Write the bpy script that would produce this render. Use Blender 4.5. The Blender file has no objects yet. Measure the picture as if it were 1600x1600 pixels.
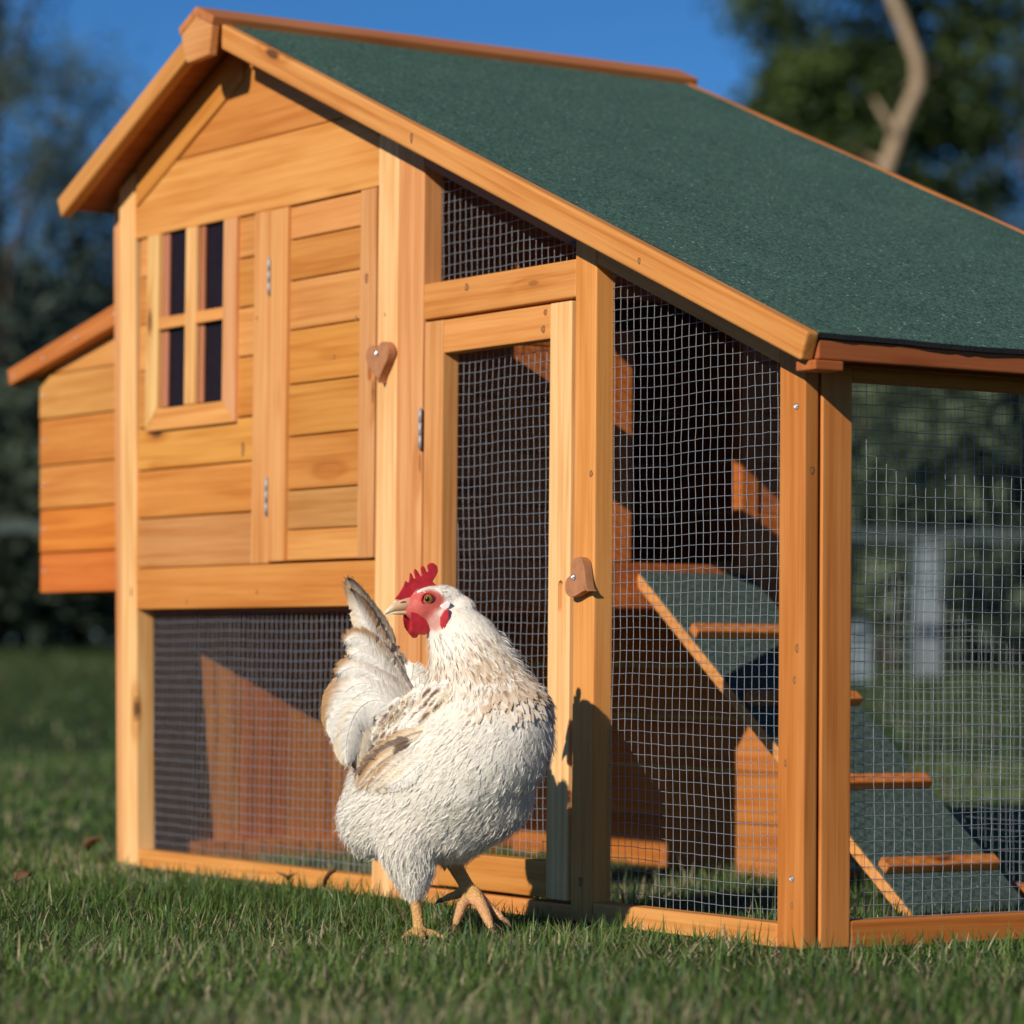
import bpy, bmesh, math, random
import numpy as np
from mathutils import Vector, Matrix, Quaternion
from mathutils.bvhtree import BVHTree

random.seed(7)
rng = np.random.default_rng(11)
S = bpy.context.scene
COL = S.collection
R = math.radians

# ------------------------------------------------------------------ camera
CAM = Vector((2.7667, -2.2040, 0.2955))
cam = bpy.data.cameras.new('camera')
cam_o = bpy.data.objects.new('camera', cam)
COL.objects.link(cam_o)
S.camera = cam_o
cam.sensor_width = 36.0
cam.lens = 36.0 * 5168.0 / 1600.0
cam.clip_start, cam.clip_end = 0.05, 2000
cr, cu, cf = (Vector((0.5520, 0.8338, 0.0089)), Vector((0.0317, -0.0316, 0.9990)), Vector((-0.8332, 0.5512, 0.0439)))
cam_o.matrix_world = Matrix(((cr.x, cu.x, -cf.x, CAM.x), (cr.y, cu.y, -cf.y, CAM.y), (cr.z, cu.z, -cf.z, CAM.z), (0, 0, 0, 1)))
cam.dof.use_dof = True
cam.dof.focus_distance = 3.72
cam.dof.aperture_fstop = 4.8

# ------------------------------------------------------------------ light
LD = Vector((-0.42, 1.0, -0.50)).normalized()          # the way the sunlight travels
EL = math.asin(-LD.z)
AZ = math.atan2(-LD.x, -LD.y)                          # compass angle of the sun, from +Y towards +X
world = bpy.data.worlds.new('World')
S.world = world
world.use_nodes = True
wn = world.node_tree.nodes
wl = world.node_tree.links
sky = wn.new('ShaderNodeTexSky')
sky.sky_type = 'NISHITA'
sky.sun_disc = False
sky.sun_elevation = EL
sky.sun_rotation = AZ
sky.altitude = 2500
sky.air_density = 0.75
sky.dust_density = 0.0
sky.ozone_density = 4.0
hsv = wn.new('ShaderNodeHueSaturation')
hsv.inputs['Saturation'].default_value = 1.20
hsv.inputs['Value'].default_value = 1.0
wl.new(sky.outputs[0], hsv.inputs['Color'])
wl.new(hsv.outputs[0], wn['Background'].inputs[0])
wn['Background'].inputs[1].default_value = 0.083
sun = bpy.data.lights.new('sun', 'SUN')
sun.energy = 4.4
sun.angle = R(0.5)
sun.color = (1.0, 0.90, 0.76)
sun_o = bpy.data.objects.new('sun', sun)
COL.objects.link(sun_o)
sun_o.rotation_euler = LD.to_track_quat('-Z', 'Y').to_euler()
sun_o.location = (3, -6, 6)
S.view_settings.view_transform = 'Standard'
S.view_settings.look = 'None'
S.view_settings.exposure = 0.17
S.view_settings.gamma = 1.0
S.view_settings.use_curve_mapping = False
try:
    S.cycles.max_bounces = 8
    S.cycles.transparent_max_bounces = 12
except Exception:
    pass


# ------------------------------------------------------------------ helpers
W = {}                                                 # world matrix of every object made here


def setp(o, label=None, cat=None, group=None, kind=None):
    if label: o['label'] = label
    if cat: o['category'] = cat
    if group: o['group'] = group
    if kind: o['kind'] = kind
    return o


def link(o, M=None, parent=None):
    M = M.copy() if M is not None else Matrix.Identity(4)
    COL.objects.link(o)
    if parent is not None:
        o.parent = parent
        o.matrix_parent_inverse = W[parent.name].inverted()
    o.matrix_basis = M
    W[o.name] = M
    return o


def empty(name, loc):
    o = bpy.data.objects.new(name, None)
    o.empty_display_size = 0.05
    return link(o, Matrix.Translation(Vector(loc)))


def mesh_obj(name, verts, faces, mat, M=None, parent=None, smooth=False, tint=None, mats=None, midx=None):
    me = bpy.data.meshes.new(name)
    me.from_pydata([tuple(v) for v in verts], [], [tuple(f) for f in faces])
    for m in (mats or [mat]):
        me.materials.append(m)
    if midx is not None:
        me.polygons.foreach_set('material_index', midx)
    if smooth:
        me.polygons.foreach_set('use_smooth', [True] * len(me.polygons))
    me.update()
    o = bpy.data.objects.new(name, me)
    if tint is not None:
        o.color = (*tint, 1)
    return link(o, M, parent)


def np_mesh(name, V, F, mat, M=None, parent=None, smooth=True, cols=None):
    """V (n,3), F list of int arrays (k,3) or (k,4)"""
    me = bpy.data.meshes.new(name)
    V = np.ascontiguousarray(V, dtype=np.float32)
    F = [f for f in F if len(f)]
    nl = sum(f.size for f in F)
    npol = sum(len(f) for f in F)
    me.vertices.add(len(V)); me.vertices.foreach_set('co', V.ravel())
    me.loops.add(nl); me.loops.foreach_set('vertex_index', np.concatenate([f.ravel() for f in F]).astype(np.int32))
    me.polygons.add(npol)
    st = []; off = 0
    for f in F:
        k = f.shape[1]
        st.append(np.arange(len(f)) * k + off); off += f.size
    me.polygons.foreach_set('loop_start', np.concatenate(st).astype(np.int32))
    if smooth:
        me.polygons.foreach_set('use_smooth', np.ones(npol, dtype=bool))
    me.update(calc_edges=True)
    if cols is not None:
        a = me.color_attributes.new('col', 'FLOAT_COLOR', 'POINT')
        c = np.ones((len(V), 4), dtype=np.float32); c[:, :3] = cols
        a.data.foreach_set('color', c.ravel())
    me.materials.append(mat)
    o = bpy.data.objects.new(name, me)
    return link(o, M, parent)


def bm_obj(name, bm, mat, M=None, parent=None, tint=None, smooth=False):
    me = bpy.data.meshes.new(name)
    bm.normal_update()
    bm.to_mesh(me); bm.free()
    me.materials.append(mat)
    if smooth:
        me.polygons.foreach_set('use_smooth', [True] * len(me.polygons))
    o = bpy.data.objects.new(name, me)
    if tint is not None:
        o.color = (*tint, 1)
    return link(o, M, parent)


def frame(origin, ax, ay):
    ax = Vector(ax).normalized()
    ay = Vector(ay)
    if ax.cross(ay).length < .05 * ay.length:
        ay = Vector((0, 0, 1)) if abs(ax.z) < .9 else Vector((1, 0, 0))
    az = ax.cross(ay).normalized()
    ay = az.cross(ax)
    M = Matrix((ax, ay, az)).transposed().to_4x4()
    M.translation = Vector(origin)
    return M


def jit(t, a=0.07):
    k = 1 + random.uniform(-a, a)
    return (t[0] * k, t[1] * k * (1 + random.uniform(-.04, .04)), t[2] * k * (1 + random.uniform(-.09, .09)))


def board(name, parent, a, b, thick_dir, w, t, tint, mat=None, bev=0.0018, seg=2):
    """a board whose grain runs a->b (centre line), t thick along thick_dir, w across"""
    a = Vector(a); b = Vector(b)
    M = frame((a + b) / 2, b - a, thick_dir)
    L = (b - a).length
    bm = bmesh.new()
    bmesh.ops.create_cube(bm, size=1)
    bmesh.ops.scale(bm, vec=(L, t, w), verts=bm.verts)
    if bev:
        bmesh.ops.bevel(bm, geom=list(bm.edges), offset=bev, segments=seg, profile=0.6, affect='EDGES')
    return bm_obj(name, bm, mat or M_WOOD, M, parent, jit(tint))


def slab_x(name, parent, x0, x1, y0, y1, z0, z1, tint, grain='x', **k):
    """axis-aligned board; grain along x, y or z"""
    cx, cy, cz = (x0 + x1) / 2, (y0 + y1) / 2, (z0 + z1) / 2
    if grain == 'x':
        return board(name, parent, (x0, cy, cz), (x1, cy, cz), (0, 1, 0), z1 - z0, y1 - y0, tint, **k)
    if grain == 'z':
        return board(name, parent, (cx, cy, z0), (cx, cy, z1), (0, 1, 0), x1 - x0, y1 - y0, tint, **k)
    return board(name, parent, (cx, y0, cz), (cx, y1, cz), (1, 0, 0), z1 - z0, x1 - x0, tint, **k)


def prism(name, parent, poly, y0, y1, tint, grain=(1, 0, 0), bev=0.0015, mat=None, plane='xz', seg=2):
    """outline in XZ (or YZ) extruded along Y (or X), mesh frame turned to the grain"""
    if plane == 'xz':
        P0 = [Vector((p[0], y0, p[1])) for p in poly]; ext = Vector((0, y1 - y0, 0)); td = (0, 1, 0)
    else:
        P0 = [Vector((y0, p[0], p[1])) for p in poly]; ext = Vector((y1 - y0, 0, 0)); td = (1, 0, 0)
    c = sum(P0, Vector()) / len(P0)
    M = frame(c, grain, td)
    Mi = M.inverted()
    bm = bmesh.new()
    vs = [bm.verts.new(Mi @ p) for p in P0]
    f = bm.faces.new(vs)
    r = bmesh.ops.extrude_face_region(bm, geom=[f])
    d = Mi.to_3x3() @ ext
    bmesh.ops.translate(bm, vec=d, verts=[g for g in r['geom'] if isinstance(g, bmesh.types.BMVert)])
    bmesh.ops.recalc_face_normals(bm, faces=bm.faces)
    if bev:
        bmesh.ops.bevel(bm, geom=list(bm.edges), offset=bev, segments=seg, profile=0.6, affect='EDGES')
    return bm_obj(name, bm, mat or M_WOOD, M, parent, jit(tint))


def tube(pts, rad, n=6, caps=True):
    """V,F quads/tris of a tube through pts with radius per point"""
    pts = np.asarray(pts, float); rad = np.broadcast_to(np.asarray(rad, float), (len(pts),))
    t = np.gradient(pts, axis=0); t /= np.linalg.norm(t, axis=1)[:, None] + 1e-12
    ref = np.array([0.13, 0.27, 0.95]) if abs(t[0][2]) < .9 else np.array([1., 0.1, 0.])
    u = np.cross(t, ref); u /= np.linalg.norm(u, axis=1)[:, None]
    v = np.cross(t, u)
    a = np.arange(n) / n * 2 * np.pi
    V = pts[:, None, :] + rad[:, None, None] * (np.cos(a)[None, :, None] * u[:, None, :] + np.sin(a)[None, :, None] * v[:, None, :])
    m = len(pts)
    i = np.arange(m - 1)[:, None] * n; j = np.arange(n)[None, :]; j2 = (j + 1) % n
    Q = np.stack([i + j, i + j2, i + n + j2, i + n + j], -1).reshape(-1, 4)
    V = V.reshape(-1, 3); T = np.zeros((0, 3), int)
    if caps:
        V = np.vstack([V, pts[0] - t[0] * rad[0] * .5, pts[-1] + t[-1] * rad[-1] * .5])
        k = len(V)
        jj = np.arange(n); j3 = (jj + 1) % n
        T = np.vstack([np.stack([j3, jj, np.full(n, k - 2)], -1), np.stack([(m - 1) * n + jj, (m - 1) * n + j3, np.full(n, k - 1)], -1)])
    return V, Q, T


class Acc:
    """collects tubes and sheets into one mesh"""
    def __init__(self): self.V = []; self.Q = []; self.T = []; self.C = []; self.n = 0
    def add(self, V, Q=None, T=None, c=None):
        if Q is not None and len(Q): self.Q.append(np.asarray(Q) + self.n)
        if T is not None and len(T): self.T.append(np.asarray(T) + self.n)
        self.V.append(V); self.n += len(V)
        if c is not None: self.C.append(np.broadcast_to(np.asarray(c, float), (len(V), 3)))
    def obj(self, name, mat, M=None, parent=None, smooth=True):
        F = []
        if self.Q: F.append(np.vstack(self.Q))
        if self.T: F.append(np.vstack(self.T))
        return np_mesh(name, np.vstack(self.V), F, mat, M, parent, smooth, np.vstack(self.C) if self.C else None)


# ------------------------------------------------------------------ materials
def new_mat(name):
    m = bpy.data.materials.new(name)
    m.use_nodes = True
    nt = m.node_tree
    return m, nt, nt.nodes, nt.links, nt.nodes['Principled BSDF']


def nd(nt, typ, **k):
    n = nt.nodes.new(typ)
    for a, v in k.items():
        if a.startswith('i_'):
            n.inputs[a[2:].replace('_', ' ')].default_value = v
        else:
            setattr(n, a, v)
    return n


def mathn(nt, op, a, b=None, c=None):
    n = nt.nodes.new('ShaderNodeMath'); n.operation = op
    for i, v in enumerate((a, b, c)):
        if v is None: continue
        if isinstance(v, (int, float)): n.inputs[i].default_value = v
        else: nt.links.new(v, n.inputs[i])
    return n.outputs[0]


def ramp(nt, fac, stops):
    n = nt.nodes.new('ShaderNodeValToRGB')
    e = n.color_ramp.elements
    while len(e) < len(stops): e.new(0.5)
    for x, (p, c) in zip(e, stops):
        x.position = p; x.color = (*c, 1) if len(c) == 3 else c
    nt.links.new(fac, n.inputs[0])
    return n.outputs[0]


def wood_material():
    m, nt, N, L, B = new_mat('stained_fir')
    tc = N.new('ShaderNodeTexCoord'); oi = N.new('ShaderNodeObjectInfo')
    off = nd(nt, 'ShaderNodeVectorMath', operation='SCALE')
    cmb = N.new('ShaderNodeCombineXYZ')
    L.new(oi.outputs['Random'], cmb.inputs[0])
    L.new(mathn(nt, 'FRACT', mathn(nt, 'MULTIPLY', oi.outputs['Random'], 17.31)), cmb.inputs[1])
    L.new(mathn(nt, 'FRACT', mathn(nt, 'MULTIPLY', oi.outputs['Random'], 7.77)), cmb.inputs[2])
    L.new(cmb.outputs[0], off.inputs[0]); off.inputs['Scale'].default_value = 9.0
    add = nd(nt, 'ShaderNodeVectorMath', operation='ADD')
    L.new(tc.outputs['Object'], add.inputs[0]); L.new(off.outputs[0], add.inputs[1])
    def scaled(s):
        v = nd(nt, 'ShaderNodeVectorMath', operation='MULTIPLY')
        L.new(add.outputs[0], v.inputs[0]); v.inputs[1].default_value = s
        return v.outputs[0]
    def noise(s, det=3.0, dist=0.0, rough=.55):
        n = nd(nt, 'ShaderNodeTexNoise'); n.inputs['Scale'].default_value = 1.0
        n.inputs['Detail'].default_value = det; n.inputs['Roughness'].default_value = rough; n.inputs['Distortion'].default_value = dist
        L.new(scaled(s), n.inputs['Vector'])
        return n.outputs['Fac']
    # knots: sparse cells, the grain bends round them
    vor = nd(nt, 'ShaderNodeTexVoronoi'); vor.inputs['Scale'].default_value = 1.0
    L.new(scaled((4.5, 15.0, 15.0)), vor.inputs['Vector'])
    sp = N.new('ShaderNodeSeparateColor'); L.new(vor.outputs['Color'], sp.inputs[0])
    rare = mathn(nt, 'GREATER_THAN', sp.outputs[0], 0.60)
    kd = mathn(nt, 'SUBTRACT', 1.0, mathn(nt, 'SMOOTH_MIN', mathn(nt, 'DIVIDE', vor.outputs['Distance'], 0.28), 1.0, 0.3))
    halo = mathn(nt, 'MULTIPLY', mathn(nt, 'MAXIMUM', kd, 0.0), rare)
    core = mathn(nt, 'MULTIPLY', mathn(nt, 'LESS_THAN', vor.outputs['Distance'], 0.072), rare)
    ringw = mathn(nt, 'MULTIPLY', mathn(nt, 'LESS_THAN', vor.outputs['Distance'], 0.10), rare)
    big = noise((.8, 14.0, 14.0), 2.0, 0.25)
    ph = mathn(nt, 'ADD', mathn(nt, 'MULTIPLY', big, 34.0), mathn(nt, 'MULTIPLY', halo, 7.0))
    rings = mathn(nt, 'MULTIPLY_ADD', mathn(nt, 'SINE', ph), 0.5, 0.5)
    rings = mathn(nt, 'POWER', rings, 2.6)
    mid = noise((2.4, 130.0, 130.0), 5.0, 0.25, .64)
    fib = noise((9.0, 360.0, 360.0), 2.0)
    blot = noise((3.0, 9.0, 9.0), 3.0)
    fac = mathn(nt, 'ADD', mathn(nt, 'MULTIPLY', rings, 0.10), mathn(nt, 'ADD', mathn(nt, 'MULTIPLY', mid, 0.50), mathn(nt, 'ADD', mathn(nt, 'MULTIPLY', fib, 0.26), mathn(nt, 'MULTIPLY', blot, 0.30))))
    fac = mathn(nt, 'ADD', fac, mathn(nt, 'MULTIPLY', halo, 0.20))
    g = ramp(nt, fac, [(0.30, (1.14, 1.22, 1.40)), (0.50, (1.0, 1.0, 1.0)), (0.66, (0.84, 0.72, 0.56)), (0.88, (0.60, 0.42, 0.26))])
    mul = nd(nt, 'ShaderNodeMix', data_type='RGBA', blend_type='MULTIPLY'); mul.inputs['Factor'].default_value = 1.0
    L.new(oi.outputs['Color'], mul.inputs['A']); L.new(g, mul.inputs['B'])
    k1 = nd(nt, 'ShaderNodeMix', data_type='RGBA'); L.new(mathn(nt, 'MULTIPLY', ringw, 0.55), k1.inputs['Factor'])
    L.new(mul.outputs['Result'], k1.inputs['A']); k1.inputs['B'].default_value = (0.20, 0.075, 0.018, 1)
    k2 = nd(nt, 'ShaderNodeMix', data_type='RGBA'); L.new(mathn(nt, 'MULTIPLY', core, 0.8), k2.inputs['Factor'])
    L.new(k1.outputs['Result'], k2.inputs['A']); k2.inputs['B'].default_value = (0.085, 0.03, 0.012, 1)
    L.new(k2.outputs['Result'], B.inputs['Base Color'])
    B.inputs['Roughness'].default_value = 0.55
    B.inputs['Specular IOR Level'].default_value = 0.28
    bp = N.new('ShaderNodeBump'); bp.inputs['Strength'].default_value = 0.22; bp.inputs['Distance'].default_value = 0.0012
    L.new(mathn(nt, 'ADD', mathn(nt, 'MULTIPLY', fib, 0.5), mathn(nt, 'MULTIPLY', mid, 0.8)), bp.inputs['Height'])
    L.new(bp.outputs[0], B.inputs['Normal'])
    return m


def plain(name, col, rough=0.5, metal=0.0, spec=0.3, bump=None):
    m, nt, N, L, B = new_mat(name)
    tc = N.new('ShaderNodeTexCoord')
    n = nd(nt, 'ShaderNodeTexNoise'); n.inputs['Scale'].default_value = (bump or (60, 0))[0]; n.inputs['Detail'].default_value = 4
    L.new(tc.outputs['Object'], n.inputs['Vector'])
    c = ramp(nt, n.outputs['Fac'], [(0.3, tuple(x * .82 for x in col)), (0.7, tuple(min(1, x * 1.12) for x in col))])
    L.new(c, B.inputs['Base Color'])
    B.inputs['Roughness'].default_value = rough; B.inputs['Metallic'].default_value = metal
    B.inputs['Specular IOR Level'].default_value = spec
    if bump and bump[1]:
        bp = N.new('ShaderNodeBump'); bp.inputs['Strength'].default_value = bump[1]; bp.inputs['Distance'].default_value = 0.002
        L.new(n.outputs['Fac'], bp.inputs['Height']); L.new(bp.outputs[0], B.inputs['Normal'])
    return m


def felt_material(name, dark, light, sparkle):
    m, nt, N, L, B = new_mat(name)
    tc = N.new('ShaderNodeTexCoord')
    v = nd(nt, 'ShaderNodeTexVoronoi'); v.inputs['Scale'].default_value = 430
    L.new(tc.outputs['Object'], v.inputs['Vector'])
    sp = N.new('ShaderNodeSeparateColor'); L.new(v.outputs['Color'], sp.inputs[0])
    n = nd(nt, 'ShaderNodeTexNoise'); n.inputs['Scale'].default_value = 9; n.inputs['Detail'].default_value = 5
    L.new(tc.outputs['Object'], n.inputs['Vector'])
    n2 = nd(nt, 'ShaderNodeTexNoise'); n2.inputs['Scale'].default_value = 150; n2.inputs['Detail'].default_value = 2
    L.new(tc.outputs['Object'], n2.inputs['Vector'])
    f = mathn(nt, 'ADD', mathn(nt, 'MULTIPLY', sp.outputs[0], 0.50), mathn(nt, 'ADD', mathn(nt, 'MULTIPLY', n.outputs['Fac'], 0.22), mathn(nt, 'MULTIPLY', n2.outputs['Fac'], 0.48)))
    c = ramp(nt, f, [(0.25, dark), (0.62, tuple((a + b) / 2 for a, b in zip(dark, light))), (0.9, light)])
    w = mathn(nt, 'GREATER_THAN', sp.outputs[1], sparkle)
    mx = nd(nt, 'ShaderNodeMix', data_type='RGBA'); L.new(mathn(nt, 'MULTIPLY', w, 0.75), mx.inputs['Factor'])
    L.new(c, mx.inputs['A']); mx.inputs['B'].default_value = (0.42, 0.52, 0.46, 1)
    L.new(mx.outputs['Result'], B.inputs['Base Color'])
    B.inputs['Roughness'].default_value = 0.85; B.inputs['Specular IOR Level'].default_value = 0.25
    bp = N.new('ShaderNodeBump'); bp.inputs['Strength'].default_value = 0.75; bp.inputs['Distance'].default_value = 0.0016
    L.new(mathn(nt, 'ADD', sp.outputs[2], mathn(nt, 'MULTIPLY', n2.outputs['Fac'], 0.7)), bp.inputs['Height']); L.new(bp.outputs[0], B.inputs['Normal'])
    return m


def attr_material(name, rough=0.6, trans=0.0, spec=0.2, noise=0.12, nscale=80, bump=0.0, sss=0.0, sheen=0.0):
    """colour from the mesh's own colour attribute with a little noise; optional see-through light"""
    m, nt, N, L, B = new_mat(name)
    a = nd(nt, 'ShaderNodeAttribute', attribute_name='col')
    tc = N.new('ShaderNodeTexCoord')
    n = nd(nt, 'ShaderNodeTexNoise'); n.inputs['Scale'].default_value = nscale; n.inputs['Detail'].default_value = 3
    L.new(tc.outputs['Object'], n.inputs['Vector'])
    g = ramp(nt, n.outputs['Fac'], [(0.25, (1 - noise,) * 3), (0.75, (1 + noise,) * 3)])
    mul = nd(nt, 'ShaderNodeMix', data_type='RGBA', blend_type='MULTIPLY'); mul.inputs['Factor'].default_value = 1.0
    L.new(a.outputs['Color'], mul.inputs['A']); L.new(g, mul.inputs['B'])
    L.new(mul.outputs['Result'], B.inputs['Base Color'])
    B.inputs['Roughness'].default_value = rough; B.inputs['Specular IOR Level'].default_value = spec
    if sheen:
        B.inputs['Sheen Weight'].default_value = sheen; B.inputs['Sheen Roughness'].default_value = 0.4
    if bump:
        bp = N.new('ShaderNodeBump'); bp.inputs['Strength'].default_value = bump; bp.inputs['Distance'].default_value = 0.001
        L.new(n.outputs['Fac'], bp.inputs['Height']); L.new(bp.outputs[0], B.inputs['Normal'])
    if trans:
        t = N.new('ShaderNodeBsdfTranslucent'); L.new(mul.outputs['Result'], t.inputs['Color'])
        mx = N.new('ShaderNodeMixShader'); mx.inputs[0].default_value = trans
        L.new(B.outputs[0], mx.inputs[1]); L.new(t.outputs[0], mx.inputs[2])
        L.new(mx.outputs[0], N['Material Output'].inputs['Surface'])
    return m


def ground_material():
    m, nt, N, L, B = new_mat('lawn_soil')
    tc = N.new('ShaderNodeTexCoord')
    a = nd(nt, 'ShaderNodeTexNoise'); a.inputs['Scale'].default_value = 0.55; a.inputs['Detail'].default_value = 6; a.inputs['Roughness'].default_value = .62
    b = nd(nt, 'ShaderNodeTexNoise'); b.inputs['Scale'].default_value = 14; b.inputs['Detail'].default_value = 5
    c = nd(nt, 'ShaderNodeTexNoise'); c.inputs['Scale'].default_value = 160; c.inputs['Detail'].default_value = 3
    for n in (a, b, c): L.new(tc.outputs['Object'], n.inputs['Vector'])
    f = mathn(nt, 'ADD', mathn(nt, 'MULTIPLY', a.outputs['Fac'], .5), mathn(nt, 'ADD', mathn(nt, 'MULTIPLY', b.outputs['Fac'], .3), mathn(nt, 'MULTIPLY', c.outputs['Fac'], .2)))
    col = ramp(nt, f, [(0.36, (0.016, 0.026, 0.010)), (0.48, (0.034, 0.058, 0.016)), (0.58, (0.062, 0.085, 0.026)), (0.68, (0.10, 0.105, 0.045))])
    L.new(col, B.inputs['Base Color']); B.inputs['Roughness'].default_value = .95; B.inputs['Specular IOR Level'].default_value = .1
    bp = N.new('ShaderNodeBump'); bp.inputs['Strength'].default_value = .6; bp.inputs['Distance'].default_value = .02
    L.new(c.outputs['Fac'], bp.inputs['Height']); L.new(bp.outputs[0], B.inputs['Normal'])
    return m


M_WOOD = wood_material()
M_FELT = felt_material('green_mineral_felt', (0.009, 0.029, 0.021), (0.094, 0.186, 0.140), 0.995)
M_FELT_RAMP = felt_material('grey_green_ramp_felt', (0.024, 0.042, 0.036), (0.085, 0.125, 0.108), 0.999)
M_FELT_EDGE = plain('bitumen_edge', (0.012, 0.012, 0.014), 0.8, bump=(300, .6))
M_WIRE = plain('galvanised_wire', (0.33, 0.36, 0.41), 0.45, 0.35, 0.5)
M_HINGE = plain('dull_zinc', (0.34, 0.35, 0.37), 0.5, 0.35, 0.4)
M_STEEL = plain('zinc_steel', (0.55, 0.57, 0.62), 0.32, 0.8, 0.5)
M_PLY = plain('cut_plywood_heart', (0.42, 0.185, 0.085), 0.6, bump=(90, .15))
M_GLASS = plain('smoked_acrylic', (0.014, 0.009, 0.013), 0.30, 0.0, 0.05)
M_DARK = plain('unlit_lining', (0.05, 0.025, 0.012), 0.8)
M_GRASS = attr_material('grass_blades', 0.5, 0.30, 0.3, 0.15, 30)
M_GROUND = ground_material()
M_LEAF = attr_material('tree_leaves', 0.6, 0.2, 0.2, 0.2, 3)
M_BARK = plain('pale_bark', (0.34, 0.25, 0.16), 0.9, bump=(12, .5))
M_BARK_DARK = plain('dark_bark', (0.07, 0.055, 0.04), 0.9, bump=(12, .5))
M_PAINT = plain('weathered_pale_paint', (0.058, 0.082, 0.080), 0.7, bump=(5, .1))
M_PALE = plain('chalky_paint', (0.145, 0.18, 0.195), 0.8, bump=(5, .1))
M_DRY = plain('dry_leaf', (0.16, 0.085, 0.04), 0.8, bump=(120, .3))
M_FEATHER = attr_material('feathers', 0.8, 0.12, 0.08, 0.04, 300)
M_PLUME = attr_material('soft_plumage', 0.85, 0.20, 0.04, 0.03, 300)
M_SKIN = attr_material('hen_body', 0.55, 0.0, 0.3, 0.12, 260)


def add_scutes(m):
    # horny scales on the legs, where the colour attribute's alpha is 1; fine pimples on bare skin elsewhere
    nt = m.node_tree; L = nt.links
    a = [n for n in nt.nodes if n.type == 'ATTRIBUTE'][0]; B = nt.nodes['Principled BSDF']
    tc = nt.nodes.new('ShaderNodeTexCoord')
    mp = nd(nt, 'ShaderNodeVectorMath', operation='MULTIPLY'); mp.inputs[1].default_value = (210, 210, 330)
    L.new(tc.outputs['Object'], mp.inputs[0])
    v = nd(nt, 'ShaderNodeTexVoronoi', feature='DISTANCE_TO_EDGE'); v.inputs['Scale'].default_value = 1.0
    L.new(mp.outputs[0], v.inputs['Vector'])
    h = mathn(nt, 'MULTIPLY', mathn(nt, 'MINIMUM', v.outputs['Distance'], 0.22), a.outputs['Alpha'])
    n = nd(nt, 'ShaderNodeTexNoise'); n.inputs['Scale'].default_value = 520; L.new(tc.outputs['Object'], n.inputs['Vector'])
    bp = nt.nodes.new('ShaderNodeBump'); bp.inputs['Strength'].default_value = 0.8; bp.inputs['Distance'].default_value = 0.0035
    L.new(mathn(nt, 'ADD', h, mathn(nt, 'MULTIPLY', n.outputs['Fac'], 0.16)), bp.inputs['Height']); L.new(bp.outputs[0], B.inputs['Normal'])


add_scutes(M_SKIN)
M_COMB = plain('comb_skin', (0.50, 0.026, 0.038), 0.42, 0, 0.35, bump=(170, .22))
M_COMB.node_tree.nodes['Principled BSDF'].inputs['Subsurface Weight'].default_value = 0.25
M_COMB.node_tree.nodes['Principled BSDF'].inputs['Subsurface Radius'].default_value = (0.006, 0.0015, 0.001)
M_COMB.node_tree.nodes['Principled BSDF'].inputs['Subsurface Scale'].default_value = 0.6
M_LOBE = plain('white_lobe', (0.78, 0.72, 0.70), 0.6, bump=(300, .2))
M_BEAK = attr_material('beak_horn', 0.35, 0.0, 0.4, 0.06, 200)
M_IRIS = plain('amber_iris', (0.30, 0.145, 0.02), 0.12, 0, 0.6)
M_PUPIL = plain('black_pupil', (0.004, 0.004, 0.004), 0.05, 0, 0.8)
M_CLAW = plain('claw_horn', (0.20, 0.12, 0.07), 0.45)

M_KNOT = plain('knot_wood', (0.36, 0.155, 0.055), 0.6, bump=(900, .3))
M_KNOT_RIM = plain('knot_rim', (0.19, 0.075, 0.027), 0.6, bump=(900, .3))

PALE = (0.79, 0.48, 0.205)
HONEY = (0.655, 0.292, 0.082)
AMBER = (0.565, 0.232, 0.050)
ORANGE = (0.555, 0.212, 0.052)
RED = (0.46, 0.135, 0.026)
TAN = (0.65, 0.315, 0.115)
BROWN = (0.46, 0.145, 0.044)


# ------------------------------------------------------------------ ground and lawn
GZ = -0.012
FH = Vector((cf.x, cf.y, 0)).normalized()              # horizontal heading of the view, used only to lay the garden out
RH = Vector((FH.y, -FH.x, 0))


def gz(x, y):
    """height of the lawn: level round the coop, rising gently towards the back"""
    d = (x - CAM.x) * FH.x + (y - CAM.y) * FH.y
    l = (x - CAM.x) * RH.x + (y - CAM.y) * RH.y
    t = np.clip((d - 7.0) / 21.0, 0, 1); t = t * t * (3 - 2 * t)
    return GZ + t * (0.34 - np.clip(l, -8, 8) * .010)


def at(d, lat, z=None):
    p = CAM + FH * d + RH * lat
    return Vector((p.x, p.y, float(gz(p.x, p.y)) if z is None else z))


gs = np.sinh(np.linspace(-6.2, 6.2, 151)) / math.sinh(6.2) * 520
gx, gy = np.meshgrid(gs - .8, gs + .35, indexing='ij')
gi = np.arange(150)[:, None] * 151 + np.arange(150)[None, :]
g = np_mesh('ground', np.stack([gx, gy, gz(gx, gy)], -1).reshape(-1, 3), [np.stack([gi, gi + 151, gi + 152, gi + 1], -1).reshape(-1, 4)], M_GROUND)
setp(g, kind='structure')

NOFT = [(-1.66, 0.06, -0.012, 0.035), (-0.045, 0.03, -0.03, 0.72), (-1.66, -1.56, 0, 0.72), (-1.66, 0.03, 0.66, 0.72),
        (-0.90, -0.835, 0.0, 0.72), (-0.56, -0.24, 0.375, 0.585)]


def vnoise(x, y, s, k):
    r = np.random.default_rng(k)
    v = 0
    for i in range(7):
        a = r.uniform(0, 6.28); f = s * r.uniform(.6, 1.7)
        v = v + np.sin((x * math.cos(a) + y * math.sin(a)) * f + r.uniform(0, 6.28))
    return v / 7 * 1.6


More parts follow.
